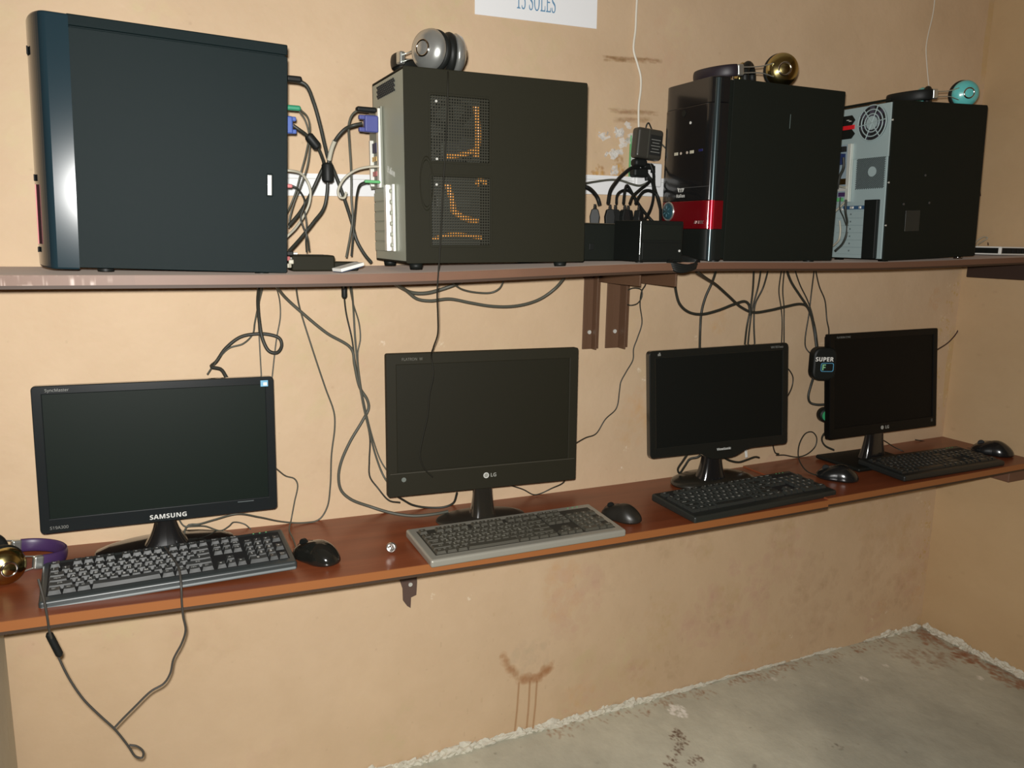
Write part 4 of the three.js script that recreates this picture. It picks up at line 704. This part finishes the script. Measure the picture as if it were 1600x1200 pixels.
// glossy scraps of sticky tape left on the wall
{
  const t = thing('tape_scraps', 'shiny torn scraps of clear tape left on the wall beside the outlet', 'tape'); t.userData.kind = 'stuff';
  const gs = []; for (const [px, py, n, w] of [[944, 211, 10, 14], [966, 207, 16, 12], [985, 217, 14, 12], [973, 223, 6, 6], [959, 240, 20, 10], [946, 242, 3, 4], [967, 239, 4, 8], [960, 267, 10, 12], [982, 194, 4, 6]]) for (let i = 0; i < n; i++) { const q = at(px + rr(-w, w) * 0.6, py + rr(-8, 8) * 0.7, 0.003); gs.push(new THREE.PlaneGeometry(rr(0.004, 0.016), rr(0.004, 0.011), 2, 2).rotateX(rr(-0.5, 0.5)).rotateY(rr(-0.5, 0.6)).rotateZ(rr(0, 3)).translate(q.x, q.y, 0.0045)); }
  mesh('scrap', join(gs), phys([0.85, 0.82, 0.76], 0.15, { clearcoat: 1, clearcoatRoughness: 0.1, side: THREE.DoubleSide, opacity: 0.55, transparent: true }), t).userData.kind = 'stuff'; settle(t);
}
// coil of black cable hanging over the shelf edge
{
  const pts = []; for (let i = 0; i <= 60; i++) { const a = i / 60 * 6.283 * 3.3 + 0.6, q = at(1068 + Math.cos(a) * (24 - i * 0.05), 412 + Math.sin(a) * 7 + Math.sin(i) * 1.2 + (i - 30) * 0.14, 0.31 + Math.sin(a) * 0.014); pts.push(q); }
  tag(settle(mesh('cable_coil', tubeG(pts, 0.0042), M.rubber)), 'coil of thick black cable on the shelf edge before the red banded tower', 'cable');
}
// white network switch at the right end
{
  const t = thing('network_switch', 'flat white network switch at the right end of the upper shelf', 'switch', [2.27, upY(2.27) + 0.0005, 0.155]);
  mesh('shell', [box(0.145, 0.004, 0.14, 0, 0.022, 0, 0.0015), box(0.145, 0.004, 0.14, 0, 0.003, 0, 0.0015), box(0.006, 0.02, 0.008, -0.0695, 0.0125, 0.066, 0.0015), box(0.006, 0.02, 0.008, 0.0695, 0.0125, 0.066, 0.0015)], M.white, t);
  mesh('core', box(0.138, 0.016, 0.132, 0, 0.0125, -0.003, 0.001), M.plastic, t, 'black inner body'); for (let i = 0; i < 5; i++) mesh('port', box(0.014, 0.010, 0.003, -0.05 + i * 0.022, 0.012, 0.063, 0.0006), M.void, t);
}

// ---------------------------------------------------------------- cords. Points are traced [x, y, distance from the wall]
function trace(pts) { return pts.map(([x, y, z]) => at(x, y, z)); }
function cord(name, label, pts, r = 0.0022, mat = M.cord, extra) {
  const g = tubeG(trace(pts), r);
  if (!extra) return tag(settle(mesh(name, g, mat)), label, 'cable');
  const t = thing(name, label, 'cable'); mesh('wire', g, mat, t);
  for (const [n, geo, m, l] of extra) mesh(n, geo, m, t, l);
  return settle(t);
}
function ferrite(px, py, z, dirx, diry, r = 0.0085, len = 0.03) { const p = at(px, py, z); return lathe([[0, -len / 2], [r * 0.6, -len / 2], [r, -len / 2 + 0.004], [r, len / 2 - 0.004], [r * 0.6, len / 2], [0, len / 2]], 18).rotateZ(Math.atan2(-dirx, diry)).translate(p.x, p.y, p.z); }
function block(px0, py0, px1, py1, z, d, r = 0.003) { const a = at(px0, py0, z), b = at(px1, py1, z); return box(Math.abs(b.x - a.x), Math.abs(a.y - b.y), d, (a.x + b.x) / 2, (a.y + b.y) / 2, z, r, 3); }
// a screen plug: wide shell with two thumb screws
function vgaPlug(px0, py0, px1, py1, z, s) { const a = at(px0, py0, z), b = at(px1, py1, z), w = Math.abs(b.x - a.x), h = Math.abs(a.y - b.y), cx = (a.x + b.x) / 2, cy = (a.y + b.y) / 2; return join([box(w * 0.72, h, 0.016, cx - s * w * 0.14, cy, z, 0.003, 3), box(w * 0.5, h * 0.26, 0.010, cx + s * w * 0.25, cy + h * 0.36, z, 0.002), box(w * 0.5, h * 0.26, 0.010, cx + s * w * 0.25, cy - h * 0.36, z, 0.002)]); }

// between the first two towers
cord('power_cable', 'thick black power cable leaving the top of the far left tower', [[445, 124, 0.2], [465, 127, 0.2], [478, 133, 0.2], [490, 160, 0.19], [500, 195, 0.18], [507, 225, 0.17], [513, 248, 0.16], [522, 268, 0.15], [536, 305, 0.14], [549, 345, 0.13], [557, 375, 0.13], [570, 398, 0.14], [580, 410, 0.15]], 0.0036, M.cord, [['plug', block(446, 118, 471, 130, 0.2, 0.02, 0.004), M.rubber, 'black moulded plug']]);
cord('audio_cable', 'twin thin cable with a green plug on the far left tower', [[470, 172, 0.2], [480, 182, 0.19], [484, 200, 0.18], [478, 240, 0.16], [470, 270, 0.15], [462, 300, 0.15], [452, 325, 0.15], [444, 340, 0.16]], 0.0016, M.cordGrey, [['wire', tubeG(trace([[468, 174, 0.2], [476, 186, 0.195], [482, 205, 0.19], [484, 225, 0.18], [480, 260, 0.17], [470, 290, 0.16], [460, 315, 0.16], [453, 340, 0.16], [451, 356, 0.16]]), 0.0016), M.cordGrey], ['plug', block(440, 163, 470, 174, 0.2, 0.012, 0.004), M.green, 'green plug']]);
cord('monitor_cable', 'black monitor cable with a bright blue plug on the far left tower', [[458, 196, 0.2], [468, 203, 0.2], [480, 212, 0.19], [495, 228, 0.18], [503, 245, 0.17], [506, 258, 0.16], [500, 272, 0.16], [487, 300, 0.16], [470, 330, 0.17], [452, 352, 0.18]], 0.0032, M.cord, [['plug', vgaPlug(441, 181, 463, 210, 0.2, 1), M.vga, 'bright blue plug'], ['ferrite_core', ferrite(489, 221, 0.187, 0.6, -0.7), M.rubber]]);
cord('monitor_cable', 'black and clear monitor cable with a blue plug on the dusty tower', [[566, 193, 0.2], [552, 196, 0.2], [540, 201, 0.19], [526, 216, 0.18], [519, 230, 0.17], [514, 250, 0.16], [512, 268, 0.16], [511, 300, 0.16], [506, 325, 0.16], [490, 347, 0.17], [470, 372, 0.18], [452, 392, 0.2]], 0.0032, M.cord, [['plug', vgaPlug(560, 179, 590, 208, 0.2, -1), std([0.06, 0.07, 0.24], 0.45), 'violet blue plug'], ['ferrite_core', ferrite(512, 270, 0.162, 0, 1, 0.011, 0.036), M.rubber], ['sleeve', tubeG(trace([[523, 220, 0.178], [518, 233, 0.17], [514, 250, 0.162]]), 0.0042), M.cordLight, 'clear plastic sleeve']]);
cord('data_cable', 'black cable from the grey plug at the back of the dusty tower', [[576, 171, 0.2], [560, 172, 0.2], [550, 180, 0.19], [545, 195, 0.18], [546, 225, 0.16], [548, 255, 0.15], [549, 285, 0.14], [549, 310, 0.14], [551, 340, 0.14], [547, 370, 0.14], [541, 402, 0.15]], 0.0022, M.cordGrey, [['plug', block(556, 166, 588, 177, 0.2, 0.016, 0.004), M.rubber, 'grey black plug']]);
cord('microphone_cable', 'black cable with a pink plug on the far left tower', [[456, 290, 0.2], [464, 294, 0.2], [472, 304, 0.19], [476, 314, 0.18], [474, 326, 0.18], [470, 338, 0.18], [472, 350, 0.18], [480, 370, 0.18], [483, 392, 0.19]], 0.0018, M.cord, [['plug', block(440, 287, 457, 294, 0.2, 0.009, 0.003), M.pink, 'pink plug'], ['wire', tubeG(trace([[476, 330, 0.18], [479, 352, 0.18], [478, 375, 0.18], [479, 394, 0.19]]), 0.0016), M.cord]]);
cord('usb_cable', 'pale grey cable bowing out of the far left tower', [[440, 266, 0.19], [456, 267, 0.19], [470, 271, 0.18], [480, 283, 0.17], [485, 298, 0.17], [483, 318, 0.17], [474, 338, 0.17], [462, 356, 0.18], [450, 368, 0.19], [442, 376, 0.19]], 0.0024, M.cordLight);
cord('usb_cable', 'pale grey cable bowing out of the back of the dusty tower', [[592, 260, 0.2], [575, 261, 0.19], [558, 265, 0.18], [543, 274, 0.17], [533, 286, 0.17], [528, 300, 0.17], [531, 308, 0.17], [538, 309, 0.17], [541, 300, 0.17]], 0.0024, M.cordLight);
cord('audio_cable', 'black cable with a light green plug on the dusty tower', [[572, 284, 0.2], [563, 288, 0.19], [558, 302, 0.17], [555, 330, 0.15], [552, 365, 0.14], [549, 400, 0.15]], 0.002, M.cord, [['plug', block(569, 281, 594, 287, 0.2, 0.01, 0.003), M.lime, 'light green plug']]);
// below the upper shelf on the left
cord('power_cable', 'thick black cable looping once above the far left monitor', [[405, 446, 0.06], [403, 470, 0.04], [405, 500, 0.03], [411, 532, 0.03], [421, 549, 0.035], [433, 551, 0.035], [440, 541, 0.03], [437, 529, 0.025], [422, 523, 0.02], [398, 522, 0.015], [375, 527, 0.015], [352, 545, 0.02], [338, 565, 0.03], [330, 573, 0.04], [345, 577, 0.05], [354, 590, 0.06]], 0.0036);
cord('thin_cable', 'thin cable running beside the loop down to the top of the far left monitor', [[411, 446, 0.05], [404, 475, 0.03], [398, 505, 0.02], [395, 522, 0.012], [380, 537, 0.02], [358, 544, 0.02], [340, 562, 0.03], [324, 585, 0.05]], 0.0018, M.cordGrey);
cord('thin_cable', 'straight thin cable dropping behind the far left monitor, left of its twin', [[407, 446, 0.04], [404, 500, 0.008], [406, 545, 0.008], [409, 600, 0.02]], 0.0014, M.cordGrey);
cord('thin_cable', 'thin cable dropping behind the right corner of the far left monitor', [[431, 446, 0.04], [437, 470, 0.012], [438, 495, 0.01], [432, 530, 0.01], [424, 600, 0.02]], 0.0014, M.cordGrey);
cord('power_cable', 'long thick cable slanting down the wall and curving to the dusty monitor base', [[431, 446, 0.06], [446, 465, 0.02], [470, 487, 0.012], [510, 520, 0.01], [549, 545, 0.01], [554, 570, 0.01], [562, 605, 0.01], [574, 625, 0.012], [576, 638, 0.012], [566, 658, 0.012], [547, 690, 0.012], [533, 722, 0.012], [529, 745, 0.012], [533, 766, 0.012], [548, 780, 0.015], [580, 792, 0.02], [610, 801, 0.04], [645, 806, 0.06], [680, 803, 0.07], [700, 799, 0.07]], 0.0034, M.cordGrey);
cord('thin_cable', 'thin cable running down the wall between the two left monitors to the shelf', [[462, 446, 0.05], [468, 480, 0.012], [488, 545, 0.008], [508, 605, 0.008], [522, 645, 0.008], [523, 668, 0.008], [518, 710, 0.008], [516, 760, 0.008], [511, 793, 0.01], [498, 812, 0.012], [472, 817, 0.014], [440, 815, 0.02], [405, 808, 0.05], [370, 803, 0.07], [335, 812, 0.06], [310, 819, 0.05], [295, 820, 0.05], [289, 828, 0.05], [288, 838, 0.05]], 0.0018, M.cordGrey);
cord('extension_cable', 'cable with a slim black coupling hanging under the upper shelf', [[537, 446, 0.06], [538, 465, 0.03], [541, 490, 0.015], [550, 530, 0.01], [554, 560, 0.01], [562, 605, 0.01], [570, 645, 0.01], [578, 685, 0.01], [577, 720, 0.01], [578, 745, 0.01], [590, 762, 0.015], [608, 782, 0.04], [625, 785, 0.06]], 0.0018, M.cord, [['coupling', ferrite(538, 456, 0.045, 0, 1, 0.006, 0.028), M.rubber]]);
cord('thin_cable', 'bowed thin cable hanging right of the slim black coupling', [[546, 446, 0.05], [552, 475, 0.02], [561, 505, 0.01], [563, 530, 0.01], [559, 552, 0.012], [562, 590, 0.014], [570, 635, 0.014], [584, 690, 0.014], [596, 722, 0.02], [612, 745, 0.04]], 0.0016, M.cordGrey);
cord('data_cable', 'middle cable of the bundle hanging right of the slim black coupling', [[549, 446, 0.05], [552, 480, 0.02], [555, 530, 0.015], [560, 580, 0.015], [566, 625, 0.016], [575, 665, 0.016], [588, 715, 0.016], [600, 745, 0.025], [615, 765, 0.05]], 0.0022, M.cordGrey);
cord('power_cable', 'short thick grey swag touching the underside of the upper shelf', [[612, 440, 0.10], [628, 450, 0.07], [643, 457, 0.06], [665, 458, 0.06], [690, 452, 0.06], [712, 444, 0.07], [726, 437, 0.09]], 0.0038, M.cordGrey);
cord('power_cable', 'long grey swag hanging lowest under the dusty tower', [[618, 441, 0.11], [636, 455, 0.07], [652, 467, 0.06], [672, 470, 0.06], [702, 467, 0.06], [735, 473, 0.06], [765, 478, 0.06], [795, 479, 0.06], [822, 475, 0.06], [846, 466, 0.06], [868, 450, 0.07], [884, 431, 0.10]], 0.0034, M.cordGrey);
cord('thin_cable', 'small thin swag under the upper shelf above the dusty monitor', [[705, 440, 0.09], [722, 452, 0.06], [745, 457, 0.05], [768, 457, 0.05], [780, 451, 0.06], [788, 436, 0.08]], 0.002, M.cordGrey);
cord('headphone_cable', 'thin headphone cord hanging down over the dusty tower and dusty monitor', [[700, 108, 0.292], [700, 122, 0.312], [699, 170, 0.313], [696, 230, 0.314], [692, 300, 0.316], [688, 380, 0.325], [685, 425, 0.330], [683, 460, 0.325], [684, 490, 0.31], [684, 520, 0.27], [677, 543, 0.20], [674, 556, 0.165], [677, 585, 0.168], [671, 615, 0.168], [668, 650, 0.168], [660, 685, 0.168], [656, 712, 0.170], [663, 732, 0.172], [676, 745, 0.174]], 0.0014, phys([0.016, 0.015, 0.010], 0.6, { specularIntensity: 0.4 }));
cord('thin_cable', 'wavy thin black cord running down the wall from the bracket to the dusty monitor', [[1009, 436, 0.06], [1008, 446, 0.04], [1003, 454, 0.03], [1000, 475, 0.012], [1003, 505, 0.006], [996, 528, 0.006], [990, 545, 0.006], [989, 562, 0.006], [979, 580, 0.006], [970, 597, 0.006], [968, 610, 0.006], [963, 638, 0.006], [946, 655, 0.006], [932, 677, 0.008], [915, 684, 0.03], [897, 694, 0.07]], 0.0016, M.cord);
cord('thin_cable', 'small black cord looped on the right edge of the wider bracket', [[981, 453, 0.03], [990, 450, 0.03], [1002, 453, 0.03], [1003, 463, 0.03], [996, 474, 0.03], [986, 477, 0.03], [980, 476, 0.02]], 0.0015, M.cord);
// around the left monitors on the lower shelf
cord('mouse_cable', 'thin mouse cord from the right edge of the far left monitor to its mouse', [[424, 725, 0.06], [435, 735, 0.03], [447, 744, 0.012], [460, 748, 0.008], [465, 757, 0.008], [460, 785, 0.008], [455, 812, 0.012], [452, 828, 0.06], [458, 842, 0.11], [463, 857, 0.17]], 0.0016, M.cordGrey);
cord('thin_cable', 'small curl of thin cord lying on the shelf behind the dark grey keyboard', [[276, 800, 0.07], [280, 812, 0.06], [288, 822, 0.06], [300, 822, 0.06], [320, 822, 0.05], [345, 829, 0.04], [358, 822, 0.03], [365, 816, 0.02], [382, 819, 0.02], [392, 827, 0.03]], 0.0015, M.cordGrey);
cord('thin_cable', 'thin black cord drooping under the right side of the dusty monitor', [[886, 738, 0.08], [880, 754, 0.05], [862, 763, 0.02], [845, 771, 0.01], [834, 773, 0.01], [818, 765, 0.01], [800, 759, 0.02], [790, 754, 0.05]], 0.0016, M.cord);
cord('power_cable', 'black cable drooping below the left side of the dusty monitor', [[612, 770, 0.09], [630, 781, 0.05], [645, 789, 0.04], [668, 793, 0.04], [695, 792, 0.05], [708, 786, 0.06], [714, 770, 0.08]], 0.0024, M.cord);
cord('headphone_cable', 'dark headphone cord with an in-line control hanging below the left end of the shelf', [[60, 905, 0.325], [68, 935, 0.328], [74, 965, 0.325], [78, 990, 0.31], [86, 1012, 0.30], [93, 1030, 0.30], [108, 1060, 0.30], [130, 1092, 0.30], [155, 1117, 0.30], [178, 1138, 0.30], [190, 1152, 0.30], [202, 1168, 0.30], [212, 1182, 0.30], [222, 1184, 0.30], [224, 1175, 0.30], [214, 1166, 0.30], [202, 1164, 0.30]], 0.0019, std([0.055, 0.05, 0.042], 0.5), [['volume_control', ferrite(85, 1007, 0.302, 0.30, -0.95, 0.0058, 0.046), M.rubber, 'slim in-line control']]);
cord('headphone_cable', 'dark cord hanging over the shelf from the dark grey keyboard, meeting the in-line one', [[258, 855, 0.17], [270, 872, 0.235], [280, 890, 0.30], [283, 915, 0.325], [284, 940, 0.326], [286, 962, 0.32], [290, 985, 0.31], [284, 1005, 0.305], [271, 1030, 0.302], [266, 1052, 0.302], [256, 1068, 0.302], [236, 1080, 0.302], [210, 1105, 0.302], [190, 1125, 0.302], [178, 1138, 0.303]], 0.0019, std([0.055, 0.05, 0.042], 0.5));
// outlet cables between the middle towers
cord('power_cable', 'thick black cable arching from the second plug up to the wall outlet', [[950, 318, 0.15], [953, 300, 0.14], [962, 285, 0.11], [973, 273, 0.08], [988, 262, 0.06], [998, 262, 0.05]], 0.0042, M.rubber);
cord('power_cable', 'black cable dropping from the flat wall plug behind the red banded tower', [[1016, 256, 0.045], [1021, 270, 0.05], [1022, 290, 0.07], [1029, 315, 0.10], [1036, 345, 0.13], [1040, 372, 0.15]], 0.0038, M.rubber);
cord('power_cable', 'black cable bowing from the lower wall plug back to the power strip', [[1010, 270, 0.045], [1019, 285, 0.06], [1021, 305, 0.08], [1017, 325, 0.10], [1009, 340, 0.12], [1003, 348, 0.13]], 0.0034, M.rubber);
cord('power_cable', 'black cable crossing from the fourth plug towards the red banded tower', [[974, 318, 0.15], [977, 295, 0.13], [980, 290, 0.12], [990, 306, 0.11], [1002, 325, 0.10], [1016, 342, 0.10], [1028, 354, 0.11]], 0.0034, M.rubber);
cord('power_cable', 'black cable rising from the rightmost plug and bending over to the right', [[993, 318, 0.14], [998, 308, 0.13], [1006, 299, 0.12], [1016, 298, 0.11], [1026, 304, 0.11], [1031, 320, 0.12], [1032, 345, 0.14]], 0.0034, M.rubber);
cord('power_cable', 'black cable arching low from the third plug in front of the trunking', [[963, 318, 0.15], [964, 306, 0.14], [972, 298, 0.12], [982, 298, 0.11], [990, 306, 0.11], [994, 318, 0.12]], 0.003, M.rubber);
cord('power_cable', 'black cable climbing from the second plug from the right to the lower wall plug', [[984, 318, 0.15], [988, 308, 0.13], [1000, 296, 0.10], [1012, 287, 0.07], [1017, 281, 0.05]], 0.0034, M.rubber);
cord('power_cable', 'grey cable slung across the white trunking between the middle towers', [[912, 287, 0.05], [930, 284, 0.03], [955, 281, 0.025], [970, 282, 0.03], [985, 287, 0.035], [1000, 290, 0.035], [1012, 285, 0.04], [1019, 278, 0.045]], 0.0026, M.cordGrey);
cord('power_cable', 'thick black cable coming round the dusty tower into the leftmost plug', [[910, 290, 0.10], [920, 294, 0.11], [928, 301, 0.13], [934, 310, 0.15], [937, 320, 0.15]], 0.0046, M.rubber);
cord('adapter_cable', 'thin black lead from the square wall adapter to the red banded tower', [[1009, 206, 0.03], [1010, 196, 0.03], [1013, 192, 0.03], [1019, 203, 0.02], [1032, 223, 0.02], [1045, 236, 0.03]], 0.0018, M.cord);
cord('hanging_wire', 'white cord hanging down the wall to the outlet', [[997, -30, 0.006], [994, 20, 0.006], [993, 45, 0.006], [990, 78, 0.006], [996, 100, 0.006], [1001, 120, 0.006], [1001, 140, 0.006], [998, 165, 0.006], [998, 200, 0.008], [999, 215, 0.012]], 0.0027, M.cordWhite);
cord('hanging_wire', 'faint pale wire hanging down the wall above the last tower', [[1463, -30, 0.004], [1458, 20, 0.004], [1450, 55, 0.004], [1447, 75, 0.004], [1449, 110, 0.004], [1453, 150, 0.006]], 0.0019, std([0.58, 0.52, 0.42], 0.5));
// under the upper shelf on the right
cord('power_cable', 'thick black cable sagging from the wide bracket behind the third monitor', [[1054, 430, 0.10], [1056, 455, 0.07], [1062, 475, 0.06], [1077, 488, 0.05], [1096, 491, 0.05], [1122, 485, 0.05], [1148, 475, 0.05], [1164, 471, 0.05], [1170, 476, 0.05], [1172, 492, 0.05]], 0.0036);
cord('power_cable', 'thick black cable slung from the coil across to the headset by the last monitor', [[1088, 424, 0.29], [1105, 436, 0.16], [1120, 446, 0.10], [1140, 464, 0.07], [1158, 480, 0.05], [1176, 488, 0.05], [1202, 485, 0.05], [1228, 479, 0.05], [1250, 475, 0.05], [1260, 478, 0.05], [1267, 492, 0.05], [1272, 515, 0.05], [1276, 545, 0.06]], 0.0036);
cord('monitor_cable', 'black cable dropping left of the middle of the third monitor', [[1121, 415, 0.07], [1113, 440, 0.04], [1102, 465, 0.03], [1096, 488, 0.03], [1094, 515, 0.03], [1093, 560, 0.06]], 0.0032);
cord('thin_cable', 'left black strand of the bundle behind the third monitor', [[1178, 415, 0.06], [1176, 455, 0.03], [1172, 485, 0.02], [1167, 510, 0.02], [1162, 555, 0.06]], 0.0026);
cord('thin_cable', 'middle black strand of the bundle behind the third monitor', [[1190, 415, 0.06], [1184, 450, 0.035], [1176, 480, 0.03], [1172, 505, 0.03], [1167, 555, 0.06]], 0.0022);
cord('thin_cable', 'right black strand of the bundle behind the third monitor', [[1202, 415, 0.06], [1192, 450, 0.035], [1180, 475, 0.03], [1178, 500, 0.03], [1180, 555, 0.06]], 0.0022);
cord('thin_cable', 'left thin cord dropping to the right corner of the third monitor', [[1222, 415, 0.05], [1217, 455, 0.02], [1220, 478, 0.012], [1222, 500, 0.012], [1220, 560, 0.05]], 0.0017);
cord('thin_cable', 'right thin cord dropping to the right corner of the third monitor', [[1226, 415, 0.05], [1223, 455, 0.02], [1225, 480, 0.015], [1225, 505, 0.015], [1225, 560, 0.05]], 0.0017);
cord('power_cable', 'thick black cable curving down to the headset beside the last monitor', [[1227, 415, 0.07], [1236, 440, 0.05], [1250, 462, 0.045], [1263, 482, 0.045], [1272, 508, 0.05], [1278, 550, 0.06]], 0.0034);
cord('thin_cable', 'thin cord converging from the upper shelf to the headset', [[1240, 415, 0.06], [1250, 445, 0.04], [1262, 470, 0.04], [1270, 495, 0.045], [1276, 545, 0.06]], 0.0018);
cord('thin_cable', 'thin cord swinging out left of the headset', [[1273, 415, 0.05], [1268, 455, 0.03], [1264, 490, 0.03], [1258, 530, 0.03], [1259, 543, 0.03], [1265, 551, 0.04], [1277, 558, 0.07]], 0.0018);
cord('thin_cable', 'thin cord dropping to the left top corner of the last monitor', [[1273, 415, 0.05], [1280, 447, 0.03], [1289, 470, 0.02], [1292, 500, 0.02], [1295, 516, 0.04], [1293, 545, 0.08]], 0.0018);
cord('power_cable', 'black cable bending back under the headset to the last monitor', [[1275, 578, 0.07], [1267, 602, 0.06], [1263, 620, 0.06], [1266, 629, 0.06], [1276, 632, 0.07], [1300, 631, 0.09]], 0.0032);
cord('thin_cable', 'thin violet brown cord from the right wall down to the last monitor', [[1537, 428, 0.05], [1533, 448, 0.02], [1527, 463, 0.012], [1512, 483, 0.008], [1502, 503, 0.008], [1496, 518, 0.008], [1485, 532, 0.012], [1462, 548, 0.06]], 0.0020, M.cordViolet);
cord('thin_cable', 'thin violet cord climbing the wall beside the last tower to the network switch', [[1527, 270, 0.05], [1532, 305, 0.03], [1537, 335, 0.03], [1536, 358, 0.04], [1542, 368, 0.05], [1544, 383, 0.08]], 0.0016, M.cordViolet);
cord('network_cable', 'pale tangled network cable between the last tower and the network switch', [[1520, 388, 0.10], [1527, 376, 0.09], [1538, 370, 0.09], [1543, 372, 0.09], [1534, 378, 0.09], [1527, 384, 0.10], [1530, 392, 0.11], [1524, 397, 0.12]], 0.002, M.cordLight);
cord('thin_cable', 'thin black cord bowing out of the right edge of the third monitor', [[1224, 572, 0.06], [1233, 578, 0.04], [1239, 590, 0.03], [1238, 602, 0.03], [1231, 618, 0.05], [1222, 626, 0.08]], 0.0017);
cord('mouse_cable', 'thin mouse cord making a tall loop between the third and last monitors', [[1208, 686, 0.09], [1208, 697, 0.06], [1212, 708, 0.05], [1217, 709, 0.05], [1213, 711, 0.04], [1225, 711, 0.03], [1247, 714, 0.02], [1262, 709, 0.02], [1274, 697, 0.02], [1276, 684, 0.02], [1269, 675, 0.02], [1259, 677, 0.02], [1250, 691, 0.03], [1247, 708, 0.05], [1251, 724, 0.09], [1262, 737, 0.13], [1280, 744, 0.17]], 0.0018);
cord('power_cable', 'black cable curling from the left edge of the last monitor to its base', [[1297, 672, 0.11], [1288, 677, 0.09], [1284, 686, 0.08], [1289, 696, 0.08], [1303, 703, 0.09]], 0.0024);
cord('thin_cable', 'thin cord on the shelf right of the last monitor neck', [[1372, 684, 0.08], [1384, 690, 0.06], [1398, 699, 0.06], [1412, 706, 0.08], [1405, 711, 0.10]], 0.0016);
cord('mouse_cable', 'thin mouse cord along the wall edge behind the last keyboard', [[1430, 687, 0.01], [1447, 690, 0.02], [1470, 695, 0.05], [1495, 699, 0.10], [1525, 701, 0.15], [1545, 702, 0.17]], 0.0016);
cord('power_cable', 'black cable dangling under the left side of the third monitor', [[1075, 708, 0.10], [1067, 720, 0.08], [1059, 733, 0.06], [1062, 739, 0.05], [1070, 728, 0.07], [1078, 717, 0.08], [1090, 714, 0.09], [1098, 708, 0.10]], 0.0026);
cord('power_cable', 'black cable stub lying on the base right of the third monitor neck', [[1130, 714, 0.09], [1142, 720, 0.07], [1155, 722, 0.06], [1168, 718, 0.05], [1180, 714, 0.04], [1186, 715, 0.03]], 0.0028);
{ const p = at(1167, 708, 0.05), t = thing('plug_tag', 'small white tag standing beside the third monitor neck', 'tag', [p.x, p.y - 0.012, 0.05]); t.rotation.z = 0.22; mesh('tag', box(0.008, 0.024, 0.003, 0, 0.012, 0, 0.001), M.white, t); mesh('tag_hole', cyl(0.0015, 0.0015, 0.0036, 0, 0.02, 0, 'z', 8), M.inkDim, t); }
// between the last two towers
cord('power_cable', 'black cable bowing across the slot covers of the last tower', [[1322, 312, 0.20], [1321, 330, 0.20], [1324, 350, 0.19], [1323, 365, 0.19], [1317, 380, 0.19], [1305, 392, 0.20]], 0.003);
cord('audio_cable', 'thin black cord from the light green plug of the last tower', [[1313, 308, 0.20], [1312, 325, 0.20], [1318, 340, 0.195], [1322, 352, 0.19]], 0.0016);
cord('usb_cable', 'pale cable crossing upward at the back of the last tower', [[1304, 331, 0.20], [1314, 322, 0.195], [1323, 312, 0.19], [1328, 303, 0.185], [1326, 296, 0.18], [1316, 292, 0.19], [1308, 290, 0.2]], 0.0026, M.cordLight);
cord('usb_cable', 'pale cable low behind the red banded tower', [[1312, 345, 0.19], [1313, 360, 0.19], [1311, 374, 0.19], [1302, 384, 0.2]], 0.0024, M.cordLight);
cord('monitor_cable', 'black screen cable hanging from the dark blue plug of the last tower', [[1318, 246, 0.20], [1318, 262, 0.20], [1312, 276, 0.20], [1308, 295, 0.2]], 0.0034);

renderer.render(scene, camera);
